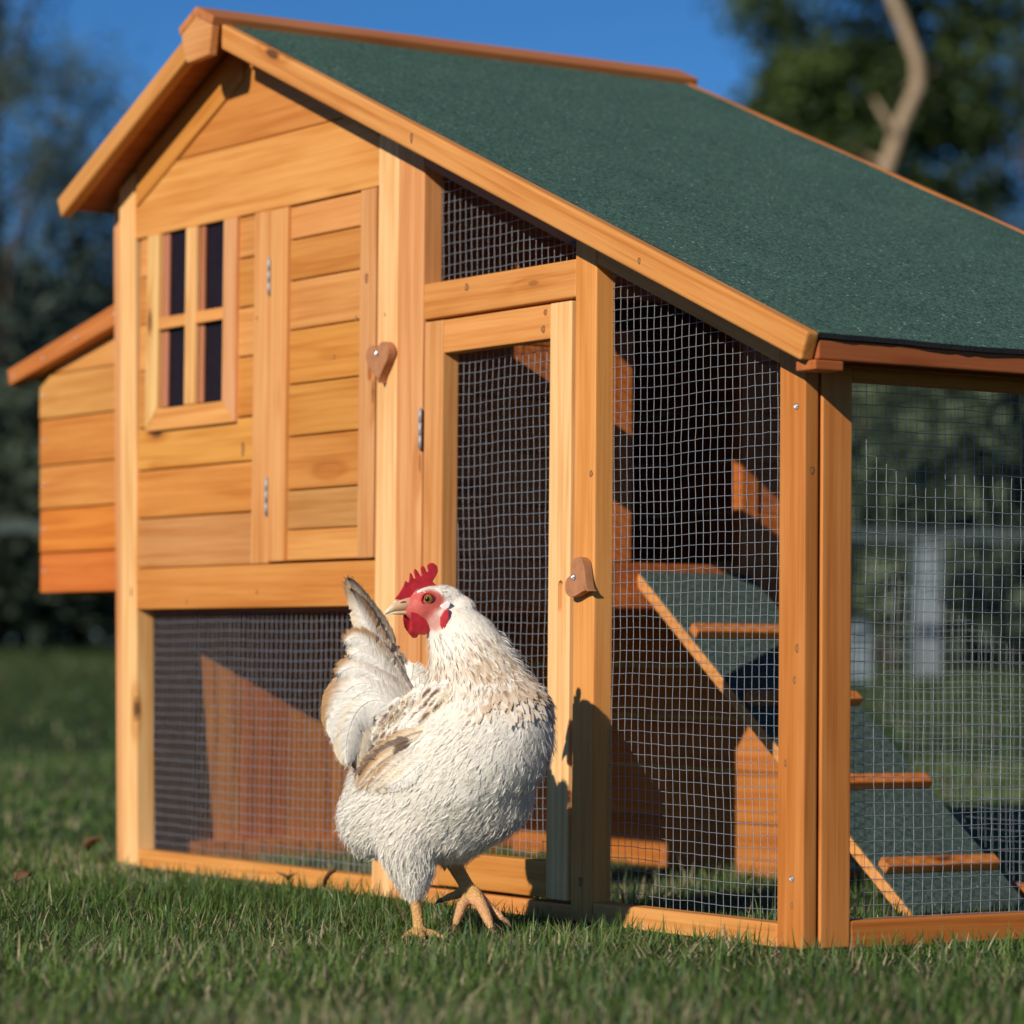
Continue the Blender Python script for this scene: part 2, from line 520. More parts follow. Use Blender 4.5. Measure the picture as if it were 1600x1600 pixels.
def blades(n, d0, d1, side, h0, h1, w0, w1, segs, acc, straw=0.31):
    u = rng.random(n)
    d = np.sqrt(d0 ** 2 + u * (d1 ** 2 - d0 ** 2)) if d0 > 5 else d0 + u * (d1 - d0)
    lat = (rng.random(n) * 2 - 1) * (0.158 * d + side)
    x = CAM.x + FH.x * d + RH.x * lat; y = CAM.y + FH.y * d + RH.y * lat
    keep = np.ones(n, bool)
    for (a, b, c, e) in NOFT:
        keep &= ~((x > a) & (x < b) & (y > c) & (y < e))
    clump = vnoise(x, y, 9, 1) * .5 + vnoise(x, y, 30, 2) * .5
    keep &= rng.random(n) < np.clip(.80 + .75 * clump, .10, 1)
    near_rail = (y > -.05) & (y < .0) & (x > -1.62) & (x < .05)
    keep &= ~(near_rail & (rng.random(n) < .5))
    x = x[keep]; y = y[keep]; clump = clump[keep]; n = len(x)
    h = .72 * rng.uniform(h0, h1, n) * np.clip(.9 + .38 * clump, .5, 1.5) * np.where(rng.random(n) < .07, 1.55, 1)
    w = rng.uniform(w0, w1, n)
    az = rng.uniform(0, 2 * np.pi, n); lean = np.abs(rng.normal(.95, .62, n))
    is_straw = rng.random(n) < np.clip(straw * (1.0 - .9 * vnoise(x, y, 6, 5)), .03, .8)
    lean = np.where(is_straw, lean + rng.uniform(.1, .8, n), lean)
    curl = rng.uniform(.1, .9, n)
    dx, dy = np.cos(az), np.sin(az)
    tw = az + np.pi / 2 + rng.normal(0, .5, n)
    wx, wy = np.cos(tw), np.sin(tw)
    rows = []
    px_, py_, pz_ = x.copy(), y.copy(), gz(x, y) - .002
    for k in range(segs + 1):
        f = k / segs
        wid = w * (1 - f ** 1.7) * .5 if k < segs else w * 0
        if k:
            ang = lean * .55 + curl * f * lean * 1.1
            step = h / segs
            px_ = px_ + np.sin(ang) * dx * step; py_ = py_ + np.sin(ang) * dy * step; pz_ = pz_ + np.cos(ang) * step
        if k < segs:
            rows.append(np.stack([px_ - wx * wid, py_ - wy * wid, pz_], -1)); rows.append(np.stack([px_ + wx * wid, py_ + wy * wid, pz_], -1))
        else:
            rows.append(np.stack([px_, py_, pz_], -1))
    V = np.stack(rows, 1); m = V.shape[1]
    base = np.arange(n)[:, None] * m
    Q = np.concatenate([base + np.array([[2 * k, 2 * k + 1, 2 * k + 3, 2 * k + 2]]) for k in range(segs - 1)]) if segs > 1 else np.zeros((0, 4), int)
    T = base + np.array([[m - 3, m - 2, m - 1]])
    t = np.clip(.5 + .3 * vnoise(x, y, 5, 8) + rng.normal(0, .22, n), 0, 1)[:, None]
    c = (1 - t) * np.array([.038, .092, .016]) + t * np.array([.145, .228, .050])
    b = rng.random(n)[:, None]
    c = np.where(b < .12, np.array([.085, .160, .075]) * (0.8 + .5 * t), c)
    st = (1 - t) * np.array([.18, .145, .075]) + t * np.array([.48, .42, .26])
    c = np.where(is_straw[:, None], st, c) * rng.uniform(.75, 1.25, n)[:, None]
    acc.add(V.reshape(-1, 3), Q, T, np.repeat(c, m, 0))


acc = Acc()
blades(190000, 2.25, 5.3, .42, .020, .048, .0012, .0027, 3, acc)
blades(70000, 5.3, 9.5, .8, .022, .048, .0030, .0055, 2, acc)
blades(45000, 9.5, 22, 1.5, .025, .050, .008, .014, 1, acc)
setp(acc.obj('grass', M_GRASS, smooth=False), kind='stuff')


# dry leaves lying in the grass
def dry_leaf(x, y, z, yaw, tilt, s, label):
    V = []; F = []
    prof = [(0, .02), (.15, .30), (.35, .48), (.6, .42), (.8, .26), (1, .02)]
    for i, (u, w_) in enumerate(prof):
        cz = .28 * math.sin(u * 2.6)
        V += [(u * s, -w_ * s, (cz + .22) * s * .8), (u * s, 0, cz * s * .8), (u * s, w_ * s, (cz + .30) * s * .8)]
        if i:
            a = (i - 1) * 3
            F += [(a, a + 1, a + 4, a + 3), (a + 1, a + 2, a + 5, a + 4)]
    M = Matrix.Translation((x, y, z)) @ Matrix.Rotation(yaw, 4, 'Z') @ Matrix.Rotation(tilt, 4, 'Y')
    o = mesh_obj('dry_leaf', V, F, M_DRY, M, smooth=True)
    md = o.modifiers.new('thick', 'SOLIDIFY'); md.thickness = .0007
    setp(o, label, 'leaf', 'dead leaves in the grass')


# ------------------------------------------------------------------ garden behind
def leaf_clumps(clumps, n_per, size, cols, flat=0.75):
    """clumps: list of (x,y,z,radius); returns V,Q,C of leaf-sized faces spread through their volumes"""
    c = np.array(clumps, float); k = np.repeat(np.arange(len(c)), np.maximum(6, (n_per * (c[:, 3] / c[:, 3].mean()) ** 2).astype(int)))
    n = len(k)
    p = rng.normal(0, .52, (n, 3)) * c[k, 3][:, None] * np.array([1, 1, flat])
    p += c[k, :3]
    a = rng.normal(0, 1, (n, 3)); a /= np.linalg.norm(a, axis=1)[:, None]
    b = np.cross(a, rng.normal(0, 1, (n, 3))); b /= np.linalg.norm(b, axis=1)[:, None]
    s = size * rng.uniform(.5, 1.4, n)[:, None]
    V = np.stack([p - a * s, p + b * s * .45, p + a * s, p - b * s * .45], 1).reshape(-1, 3)
    Q = np.arange(n * 4).reshape(-1, 4)
    tone = rng.random(len(c))[k][:, None] * .7 + rng.random(n)[:, None] * .3
    C = (1 - tone) * np.array(cols[0]) + tone * np.array(cols[1])
    return V, Q, np.repeat(C, 4, 0)


def tree(name, base, trunk, rad, limbs, clumps, n_per, size, cols, bark, label, group):
    """trunk and limbs: point lists; clumps: (point, radius)"""
    root = empty(name, base)
    setp(root, label, 'tree' if 'tree' in name else 'shrub', group)
    V, Q, T = tube(trunk, rad, 9)
    ac = Acc(); ac.add(V, Q, T); ac.obj('trunk', bark, parent=root)
    for pts, r in limbs:
        V, Q, T = tube(pts, np.linspace(r, r * .3, len(pts)), 6)
        ac = Acc(); ac.add(V, Q, T); ac.obj('limb', bark, parent=root)
    V, Q, C = leaf_clumps([(*p, r) for p, r in clumps], n_per, size, cols)
    ac = Acc(); ac.add(V, Q, None, C); setp(ac.obj('crown', M_LEAF, parent=root, smooth=False), kind='stuff')
    return root


def wob(p, q, n, a):
    p = np.array(p, float); q = np.array(q, float)
    t = np.linspace(0, 1, n)[:, None]
    return p * (1 - t) + q * t + rng.normal(0, a, (n, 3)) * np.sin(t * np.pi)


# the tall pine with the crooked pale trunk
D = 25.0
def pv(lat, z, dd=0.0): return tuple(at(D + dd, lat, z))
trunk = [pv(2.62, .2), pv(2.66, 1.2), pv(2.72, 2.4), pv(2.75, 3.3), pv(2.81, 4.0), pv(2.93, 4.38), pv(3.06, 4.66), pv(3.05, 4.86), pv(2.96, 5.1), pv(2.84, 5.4), pv(2.82, 6.2), pv(2.93, 7.2), pv(2.88, 8.3)]
limbs = [([pv(2.88, 4.28, -.03), pv(2.80, 4.42, -.06), pv(2.71, 4.55, -.1)], .040), ([pv(3.0, 4.7, .3), pv(3.4, 5.0, .9), pv(3.8, 5.1, 1.4)], .022), ([pv(2.83, 5.6, .1), pv(2.3, 5.9, .6), pv(1.9, 5.8, 1.2)], .03),
         ([pv(2.86, 6.6), pv(3.6, 7.0, -.5), pv(4.2, 7.2, -.8)], .03), ([pv(2.75, 3.4, .2), pv(3.2, 3.5, .9), pv(3.6, 3.4, 1.4)], .02), ([pv(2.8, 4.1, .2), pv(2.4, 4.5, 1.0), pv(2.1, 4.6, 1.4)], .018)]
cl = []
for lat, z, r, dd in [(2.2, 4.45, .38, .8), (2.45, 4.75, .42, 1.0), (2.15, 4.0, .34, .9), (2.5, 4.25, .4, 1.2), (2.35, 3.62, .3, 1.0), (2.7, 3.9, .36, 1.2), (3.15, 4.0, .38, 1.0), (3.35, 4.5, .42, .9),
                      (3.5, 5.0, .45, .8), (3.75, 4.6, .35, 1.0), (3.3, 3.5, .34, .9), (3.6, 3.8, .33, 1.1), (2.85, 4.6, .4, 1.4), (2.6, 5.15, .42, 1.0), (2.2, 5.25, .4, 1.1), (1.95, 5.55, .38, 1.2),
                      (3.2, 5.35, .45, .9), (3.75, 5.4, .4, 1.0), (2.75, 5.75, .55, .6), (3.3, 6.1, .55, .2), (2.3, 6.2, .5, .9), (3.7, 6.7, .6, -.3), (2.6, 7.0, .6, .2), (3.1, 7.7, .6, 0), (2.8, 8.5, .55, 0),
                      (4.1, 7.2, .5, -.6), (1.9, 6.4, .45, 1.2), (2.65, 3.3, .3, 1.3), (3.0, 3.05, .33, 1.2), (3.65, 3.15, .3, 1.4), (3.9, 4.1, .22, 1.6)]:
    cl.append((pv(lat, z, dd), r))
for i in range(26):
    a_, r_ = random.uniform(0, 6.28), math.sqrt(random.random())
    cl.append((pv(2.85 + .98 * r_ * math.cos(a_), 4.3 + 1.0 * r_ * math.sin(a_), random.uniform(.5, 1.6)), random.uniform(.22, .40)))
tree('pine_tree', at(D, 2.72), trunk, [.085, .08, .072, .066, .060, .056, .053, .05, .048, .05, .045, .03, .015], limbs, cl, 620, .046,
     [(.013, .027, .010), (.080, .122, .030)], M_BARK, 'tall pine with a crooked pale bare trunk behind the coop roof', 'trees behind the lawn')


def leafy(d, lat, h, spread, nclump, r, npr, size, cols, label, name='garden_tree', z0=.35, bark=None, group='trees behind the lawn'):
    b = at(d, lat)
    top = (b.x + random.uniform(-.3, .3), b.y, b.z + h * .93)
    tr = wob((b.x, b.y, b.z - .1), top, 7, .05 * h * .15)
    limbs = []; cl = []
    for i in range(nclump):
        f = z0 + (1 - z0) * random.random() ** .9
        sw = spread * (1 - (.30 if z0 < .05 else .55) * ((f - z0) / (1 - z0)) ** 1.6)
        a = random.uniform(0, 2 * math.pi); rr = sw * math.sqrt(random.random())
        p = (b.x + math.cos(a) * rr, b.y + math.sin(a) * rr, b.z + max(h * f, .16))
        cl.append((p, r * random.uniform(.6, 1.3)))
        if i % 4 == 0:
            k = int(len(tr) * min(.85, f * .75)); limbs.append((wob(tr[k], p, 4, .08), .02 * h * .35))
    return tree(name, b, tr, np.linspace(.022 * h, .006 * h, 7), limbs, cl, npr, size, cols, bark or M_BARK_DARK, label, group)


BLUEG = [(.038, .068, .056), (.125, .172, .138)]
DEEP = [(.022, .036, .025), (.090, .115, .075)]
OLIVE = [(.038, .062, .036), (.140, .175, .105)]
leafy(27, -4.35, 6.6, 1.25, 90, .36, 190, .030, BLUEG, 'slender airy tree at the far left with sky showing through its crown')
leafy(31, -4.0, 4.6, 1.1, 70, .36, 190, .032, BLUEG, 'lower grey green tree between the airy tree and the nest box')
leafy(29, -5.9, 7.4, 1.7, 80, .5, 240, .036, DEEP, 'dark tree cut off by the left edge of the photo')
leafy(33, -2.2, 2.9, 1.4, 30, .45, 70, .10, OLIVE, 'olive green tree hidden behind the house of the coop', z0=.2)
leafy(34, 5.6, 7.6, 1.5, 60, .5, 240, .040, DEEP, 'dark tree at the right edge beyond the crooked pine')
leafy(30, 4.45, 4.4, .9, 50, .36, 200, .034, OLIVE, 'thin olive tree right of the crooked pine', z0=.25)
leafy(36, .8, 3.1, 1.8, 34, .5, 70, .10, DEEP, 'low dark tree behind the middle of the coop', z0=.2)
for i, (d, lat, h, sp, colr, lab) in enumerate([
        (28.5, -5.6, 3.5, 1.1, DEEP, 'tall dark evergreen at the left edge behind the bushes'),
        (28.0, -4.3, 3.1, 1.1, BLUEG, 'grey green evergreen behind the nest box of the coop'),
        (28.8, -3.2, 3.3, 1.1, DEEP, 'tall dark evergreen just left of the coop roof end'),
        (29.0, 1.9, 3.2, 1.0, BLUEG, 'tall grey green evergreen behind the corner post of the run'),
        (28.6, 3.0, 3.3, 1.0, OLIVE, 'tall olive evergreen seen through the left half of the side mesh'),
        (29.2, 4.1, 3.4, 1.0, BLUEG, 'tall grey green evergreen seen through the right half of the side mesh'),
        (28.8, 5.3, 3.5, 1.1, DEEP, 'tall dark evergreen beyond the right edge of the side mesh'),
        (25.0, -5.2, 1.9, 1.0, DEEP, 'dark evergreen bush at the left edge behind the lawn'),
        (24.2, -3.9, 1.75, .95, DEEP, 'dark evergreen bush under the nest box of the coop'),
        (25.4, -2.7, 1.9, 1.0, OLIVE, 'olive bush just left of the coop posts'),
        (25.0, -1.2, 1.8, 1.0, DEEP, 'dark bush behind the lower mesh of the coop house'),
        (25.6, .4, 1.9, 1.0, OLIVE, 'olive bush hidden behind the middle of the coop'),
        (26.0, 1.7, 1.9, .9, DEEP, 'dark bush behind the corner post of the run'),
        (24.2, 2.75, 2.9, .75, OLIVE, 'olive bush seen through the side mesh beside the corner post'),
        (25.8, 3.4, 2.1, .9, DEEP, 'dark bush seen through the middle of the side mesh'),
        (25.0, 4.3, 1.8, .9, OLIVE, 'olive bush seen at the right end of the side mesh'),
        (25.6, 5.4, 2.0, 1.0, DEEP, 'dark bush beyond the right edge of the coop'),
        (27.0, -7.3, 3.2, 1.2, OLIVE, 'olive evergreen left of the photo, nearest to its edge'),
        (27.6, -9.2, 3.0, 1.2, DEEP, 'dark evergreen left of the photo, farthest out'),
        (27.0, 6.9, 3.3, 1.2, OLIVE, 'olive evergreen right of the photo, nearest to its edge'),
        (27.6, 8.8, 3.1, 1.2, BLUEG, 'grey green evergreen right of the photo, farthest out')]):
    leafy(d, lat, h, sp, 56 if h > 2.5 else 44, .46, 190, .075, colr, lab, 'evergreen_bush', .04, group='bushes behind the lawn')

# pale rail fence in front of the bushes
fr = empty('rail_fence', at(19.4, 0)); setp(fr, 'thin grey green rail fence across the back of the lawn', 'fence')
sp_l = (-6.6, -1.9, .3, 2.36, 4.8)
for i, lat in enumerate(sp_l):
    p = at(19.4, lat)
    board('fence_post', fr, (p.x, p.y, p.z - .05), (p.x, p.y, 1.06), FH, .045, .045, (1, 1, 1), M_PAINT, .006)
    if i < 4:
        board('rail', fr, at(19.33, lat - .02, 1.03), at(19.33, sp_l[i + 1] - .03, 1.03), FH, .055, .035, (1, 1, 1), M_PAINT, .004)
st = at(18.6, 1.95)
sk = empty('marker_stake', st); setp(sk, 'short pale stake in the lawn beside the corner post of the run', 'stake')
board('shaft', sk, (st.x, st.y, st.z - .05), (st.x, st.y, .44), FH, .15, .06, (1, 1, 1), M_PALE, .006)
bm = bmesh.new(); bmesh.ops.create_cone(bm, cap_ends=True, segments=4, radius1=.10, radius2=.01, depth=.08)
bm_obj('cap', bm, M_PALE, Matrix.Translation((st.x, st.y, .485)) @ Matrix.Rotation(.6, 4, 'Z'), sk)

po = at(20.4, 2.56)
pk = empty('marker_post', po); setp(pk, 'pale weathered square post behind the rail fence seen through the side mesh', 'post')
board('shaft', pk, (po.x, po.y, po.z - .05), (po.x, po.y, 1.0), FH, .16, .14, (1, 1, 1), M_PALE, .01)
board('post_cap', pk, (po.x, po.y, 1.0), (po.x, po.y, 1.03), FH, .20, .18, (1, 1, 1), M_PALE, .008)

# ------------------------------------------------------------------ the coop
DP = 0.69                                              # depth of the coop, front face at y = 0
XR, ZR = -1.252, 1.1763                                 # ridge
MR, ML = 0.4064, 0.4555                                # the two roof pitches
def ztop(x): return ZR - MR * (x - XR) if x > XR else ZR - ML * (XR - x)

coop = empty('chicken_coop', (-0.8, 0.345, GZ))
setp(coop, 'orange stained wooden chicken coop with green felt roof, nest box and mesh run', 'chicken coop')


def screw(parent, pos, nrm, r=0.0034, name='screw'):
    M = frame(pos, nrm, (0.3, 0.2, 1) if abs(nrm[2]) < .9 else (1, 0, 0))
    V = []; F = []; k = 14
    V.append((.0011, 0, 0))
    for rr, zz in ((r * .45, .0010), (r * .55, .0004), (r * .95, .0009), (r, 0)):
        for i in range(k):
            a = i / k * 2 * math.pi
            zc = zz - (.0007 if rr < r * .6 and i % 4 == 0 else 0)
            V.append((zc, rr * math.cos(a), rr * math.sin(a)))
    for i in range(k):
        j = (i + 1) % k
        F.append((0, 1 + i, 1 + j))
        for s_ in range(3):
            F.append((1 + s_ * k + i, 1 + (s_ + 1) * k + i, 1 + (s_ + 1) * k + j, 1 + s_ * k + j))
    return mesh_obj(name, V, F, M_STEEL, M, parent, smooth=False)


def wires(name, parent, origin, ud, vd, poly, sp=0.0133, r=0.00038, seed=0, wob_a=0.0022, start=0.0):
    """welded mesh in the plane origin + u*ud + v*vd, cut to the convex outline poly [(u,v)...]"""
    ud = np.array(ud, float); vd = np.array(vd, float); nn = np.cross(ud, vd); o = np.array(origin, float)
    P = np.array(poly, float)
    wob_a *= .5
    rg = np.random.default_rng(seed)
    ph = rg.uniform(0, 6.28, 14)
    def warp(u, v):
        du = wob_a * (np.sin(u * 11 + v * 7 + ph[0]) + .7 * np.sin(v * 19 - u * 5 + ph[1]) + .5 * np.sin(v * 41 + ph[2] + u * 9))
        dv = wob_a * .8 * (np.sin(u * 13 - v * 9 + ph[3]) + .6 * np.sin(u * 23 + v * 6 + ph[4]) + .45 * np.sin(u * 47 + ph[5]))
        dn = wob_a * .7 * (np.sin(u * 15 + ph[6]) + np.sin(v * 12 + ph[7]))
        return o + (u + du)[:, None] * ud + (v + dv)[:, None] * vd + dn[:, None] * nn
    def clip(axis, val):
        lo, hi = [], []
        n = len(P); xs = []
        for i in range(n):
            a, b = P[i], P[(i + 1) % n]
            if (a[axis] - val) * (b[axis] - val) < 0:
                t = (val - a[axis]) / (b[axis] - a[axis]); xs.append(a[1 - axis] + t * (b[1 - axis] - a[1 - axis]))
        return (min(xs), max(xs)) if len(xs) >= 2 else None
    ac = Acc()
    for axis in (0, 1):
        a0, a1 = P[:, axis].min(), P[:, axis].max()
        val = a0 + sp * (.35 + start)
        while val < a1:
            c = clip(axis, val + rg.normal(0, sp * .03))
            if c and c[1] - c[0] > .004:
                m = max(3, int((c[1] - c[0]) / sp) + 1)
                t = np.linspace(c[0], c[1], m)
                f = np.full(m, val) + rg.normal(0, sp * .022, m)
                pts = warp(f, t) if axis == 0 else warp(t, f)
                pts = pts + nn * (r * .8 if axis else -r * .8)
                V, Q, T = tube(pts, r, 4, caps=False)
                ac.add(V, Q)
            val += sp
    ob = ac.obj(name, M_WIRE, parent=parent, smooth=True)
    return setp(ob, kind='stuff')


# --- posts of the gable front
def post(x0, x1, y0, y1, tint, ztop_off=-.020, z0=GZ, name='corner_post'):
    return prism(name, coop, [(x0, z0), (x1, z0), (x1, ztop(x1) + ztop_off), (x0, ztop(x0) + ztop_off)], y0, y1, tint, (0, 0, 1), .003, seg=3)

lp = prism('corner_post', coop, [(-1.590, GZ), (-1.542, GZ), (-1.583, ztop(-1.583) - .02), (-1.631, ztop(-1.631) - .02)], 0, .030, PALE, (-.04, 0, 1), .003, seg=3)
prism('wall_edge_strip', coop, [(-1.630, GZ), (-1.591, GZ), (-1.6315, ztop(-1.6315) - .02), (-1.672, ztop(-1.668) - .02)], .012, .045, TAN, (-.04, 0, 1), .002)
hp = post(-.8855, -.8368, 0, .030, PALE)
sp_ = post(-.8362, -.7747, 0, .030, TAN, name='run_stile')
post(-.4345, -.3915, 0, .028, HONEY, name='run_stile')
cp = post(-.0445, 0.0, 0, .0195, ORANGE)
screw(cp, (-.0135, -.0006, .567), (0, -1, 0)); screw(cp, (-.0175, -.0006, .0625), (0, -1, 0))
screw(sp_, (-.8295, -.0006, .364), (0, -1, 0))
# right side frame
cr_ = slab_x('side_stile', coop, -.030, 0.0012, .0232, .0645, GZ, .636, ORANGE, 'z', bev=.0025, seg=3)
slab_x('side_rail', coop, -.028, 0.0, .0650, DP, .5975, .642, ORANGE, 'y')
slab_x('side_rail', coop, -.028, 0.0005, .0650, DP - .045, GZ - .01, .0165, (.52, .165, .032), 'y', bev=.003, seg=3)
slab_x('side_stile', coop, -.030, 0.0012, DP - .044, DP, GZ, .64, ORANGE, 'z')
# bottom rails of the front
slab_x('bottom_rail', coop, -1.542, -.886, .001, .027, GZ - .01, .0125, HONEY, bev=.003, seg=3)
slab_x('bottom_rail', coop, -.7743, -.4348, .003, .027, GZ - .01, .0068, HONEY, bev=.0025)
slab_x('bottom_rail', coop, -.3911, -.0449, .001, .027, GZ - .01, .0130, HONEY, bev=.004, seg=3)
# rails of the front
slab_x('floor_rail', coop, -1.560, -.886, .0015, .030, .3605, .4190, AMBER, bev=.0018)
slab_x('transom_rail', coop, -.7742, -.4350, .0012, .028, .7210, .7660, HONEY, bev=.0025, seg=3)
# sloping rails tucked under the roof, front
def under(x, off): return ztop(x) + off
for x0, x1, bot in ((-1.572, XR - .001, -.080), (XR + .001, -.886, -.060), (-.774, -.435, -.066), (-.391, -.045, -.071)):
    prism('sloping_rail', coop, [(x0, under(x0, bot)), (x1, under(x1, bot)), (x1, under(x1, -.020)), (x0, under(x0, -.020))], -.0012 if x1 < -.85 else .001, .024,
          AMBER if x1 < -.85 else BROWN if x0 > -.8 and x0 < -.7 else ORANGE, (x1 - x0, 0, (-MR if x1 > XR else ML) * (x1 - x0)), .0015)


# --- siding boards of the house front
def clip_poly(pts, x0, x1, zb, zt):
    """board between zb and zt cut by the two sloping rails"""
    L = [(x0, zb), (x1, zb)]
    xr = [x1, zt]; 
    zr = ztop(x1) - .05
    if zr < zt:
        L.append((x1, max(zr, zb + .001))); xx = XR + (ZR - .05 - zt) / MR
        L.append((xx, zt))
    else: L.append((x1, zt))
    zl = ztop(x0) - .05
    if zl < zt:
        xx = XR - (ZR - .05 - zt) / ML
        L.append((xx, zt)); L.append((x0, max(zl, zb + .001)))
    else: L.append((x0, zt))
    out = [L[0]]
    for p in L[1:]:
        if (Vector(p) - Vector(out[-1])).length > .0015: out.append(p)
    return out

prism('gable_board', coop, clip_poly(None, -1.583, -.8865, .9045, 1.0052), .0022, .017, HONEY, bev=.002)
prism('gable_board', coop, clip_poly(None, -1.48, -.8865, 1.0064, 1.112), .0030, .017, AMBER, bev=.002)
seams = [.4195, .4925, .5627, .6244, .7083, .7768, .8458, .9040]
tints = [(.50, .235, .075), AMBER, (.60, .265, .055), AMBER, HONEY, AMBER, HONEY]
for i in range(7):
    for a, b in (((-1.566, -1.2165),) if i < 3 else ((-1.566, -1.4990), (-1.2870, -1.2165))):
        slab_x('siding_board', coop, a, b, .0045, .017, seams[i] + .0006, seams[i + 1] - .0010, tints[i], bev=.0030)
slab_x('lining_board', coop, -1.566, -.8865, .0215, .024, .4195, .630, BROWN, bev=0)
slab_x('door_casing', coop, -1.2160, -1.1690, .0005, .020, .4200, .9040, TAN, 'z', bev=.002)

# window
wx0, wx1, wz0, wz1 = -1.533, -1.2637, .6181, .9038
win = prism('window', coop, [(wx0 + .028, wz0 + .02), (wx1 - .020, wz0 + .02), (wx1 - .020, wz1), (wx0 + .028, wz1)], .0100, .0125, (1, 1, 1), bev=0, mat=M_GLASS)
win['label'] = 'dark smoked pane behind the window bars'
ti = wx0 + .0362
prism('window_trim', win, [(wx0, wz0 + .0003), (ti, wz0 + .0318), (ti, wz1), (wx0, wz1)], -.0020, .0080, PALE, (0, 0, 1), .0015)
prism('window_trim', win, [(wx1, wz0 + .0003), (wx1, wz1), (wx1 - .0370, wz1), (wx1 - .0370, wz0 + .0318)], -.0020, .0080, (.68, .34, .15), (0, 0, 1), .0015)
prism('window_trim', win, [(wx0 + .0006, wz0), (wx1 - .0006, wz0), (wx1 - .0375, wz0 + .0314), (ti + .0005, wz0 + .0314)], -.0018, .0080, HONEY, (1, 0, 0), .0015)
slab_x('muntin', win, -1.4145, -1.3838, -.0012, .0060, .6505, .9036, PALE, 'z', bev=.0012)
slab_x('muntin', win, ti + .0004, -1.4150, -.0010, .0060, .7643, .7816, HONEY, bev=.0012)
slab_x('muntin', win, -1.3833, wx1 - .0374, -.0010, .0060, .7643, .7816, HONEY, bev=.0012)
for a, b in ((ti + .0004, -1.4790), (-1.3832, -1.3705)):
    slab_x('sash_bar', win, a, b, .0064, .0098, .6520, .9030, (.42, .17, .09), 'z', bev=.0006)

# small house door
hd = slab_x('house_door', coop, -1.160, -.890, .0160, .0185, .4240, .9000, BROWN, bev=0)
dz = [.4225, .4640, .5180, .5905, .6610, .7348, .8016, .8575, .9030]
dt = [HONEY, (.50, .25, .075), AMBER, (.58, .25, .052), (.58, .245, .05), HONEY, AMBER, HONEY]
for i in range(8):
    slab_x('door_board', hd, -1.1216, -.9302, .0040, .0150, dz[i] + .0005, dz[i + 1] - (.0010 if i else .0003), dt[i], bev=.0028)
slab_x('door_stile', hd, -1.1675, -1.1220, -.0008, .0150, .4222, .9030, TAN, 'z', bev=.002)
def slotted(name, parent, x0, x1, y0, y1, z0, z1, tint, slot):
    o = slab_x(name, parent, x0, x1, y0, y1, z0, z1, tint, 'z', bev=.0022, seg=3)
    sx, sz0, sz1, sr = slot
    bm = bmesh.new()
    k = 16; vs = []
    for i in range(k):
        a = math.pi * i / (k / 2 - 1) if i < k / 2 else math.pi + math.pi * (i - k / 2) / (k / 2 - 1)
        vs.append(bm.verts.new((sx + sr * math.cos(a), y0 - .01, (sz1 if i < k / 2 else sz0) + sr * math.sin(a))))
    f = bm.faces.new(vs); r_ = bmesh.ops.extrude_face_region(bm, geom=[f])
    bmesh.ops.translate(bm, vec=(0, .0165, 0), verts=[q for q in r_['geom'] if isinstance(q, bmesh.types.BMVert)])
    bmesh.ops.recalc_face_normals(bm, faces=bm.faces)
    c = bm_obj('cutter', bm, M_WOOD)
    md = o.modifiers.new('slot', 'BOOLEAN'); md.operation = 'DIFFERENCE'; md.solver = 'EXACT'; md.object = c
    dg = bpy.context.evaluated_depsgraph_get(); dg.update()
    me = bpy.data.meshes.new_from_object(o.evaluated_get(dg)); o.modifiers.clear(); o.data = me
    bpy.data.objects.remove(c)
    return o
slotted('door_stile', hd, -.9296, -.8905, -.0008, .0150, .4222, .9030, (.60, .30, .105), (-.9015, .6560, .6760, .0055))


def hinge(parent, x, z0, z1, y=-.0022):
    ac = Acc()
    n = 3; L = (z1 - z0) / n
    for i in range(n):
        V, Q, T = tube([(x, y, z0 + i * L + .0003), (x, y, z0 + (i + 1) * L - .0003)], .0025, 10, caps=True); ac.add(V, Q, T)
    V, Q, T = tube([(x, y, z0 - .002), (x, y, z1 + .002)], .0013, 8); ac.add(V, Q, T)
    o = ac.obj('hinge', M_HINGE, parent=parent, smooth=False)
    return o
hinge(hd, -1.1683, .7880, .8360); hinge(hd, -1.1683, .4865, .5355)

# run door
rd = slab_x('run_door', coop, -.7272, -.4885, .0015, .0240, .6755, .7170, HONEY, bev=.002)
slab_x('door_stile', rd, -.7707, -.7277, .0010, .0260, .0105, .7175, TAN, 'z', bev=.0022)
slotted('door_stile', rd, -.4880, -.4430, .0008, .0260, .0105, .7175, PALE, (-.4612, .3530, .3820, .0050))
slab_x('door_rail', rd, -.7272, -.4885, .0015, .0240, .0115, .0545, AMBER, bev=.002)
hinge(rd, -.7738, .5580, .6070)
wires('wire_mesh', rd, (-.733, .0262, .045), (1, 0, 0), (0, 0, 1), [(0, 0), (.250, 0), (.250, .635), (0, .635)], seed=3, wob_a=.0028, sp=.0131)


# heart turn-buttons
def heart(cx, cz, size, rot, y0, y1):
    pts = []
    for i in range(48):
        t = i / 48 * 2 * math.pi
        x = 16 * math.sin(t) ** 3; z = 13 * math.cos(t) - 5 * math.cos(2 * t) - 2 * math.cos(3 * t) - math.cos(4 * t)
        x, z = x * size / 33, (z + 1.5) * size / 33
        c, s = math.cos(rot), math.sin(rot)
        pts.append((cx + x * c - z * s, cz + x * s + z * c))
    pts.reverse()
    return prism('latch_heart', coop, pts, y0, y1, (1, 1, 1), (1, 0, .3), .0009, M_PLY)
h1 = heart(-.8625, .6735, .058, R(6), -.0130, -.0012)
screw(h1, (-.8630, -.0136, .6845), (0, -1, 0), .0038)
h2 = heart(-.4060, .3855, .052, R(60), -.0130, -.0012)
screw(h2, (-.4130, -.0136, .3900), (0, -1, 0), .0038)

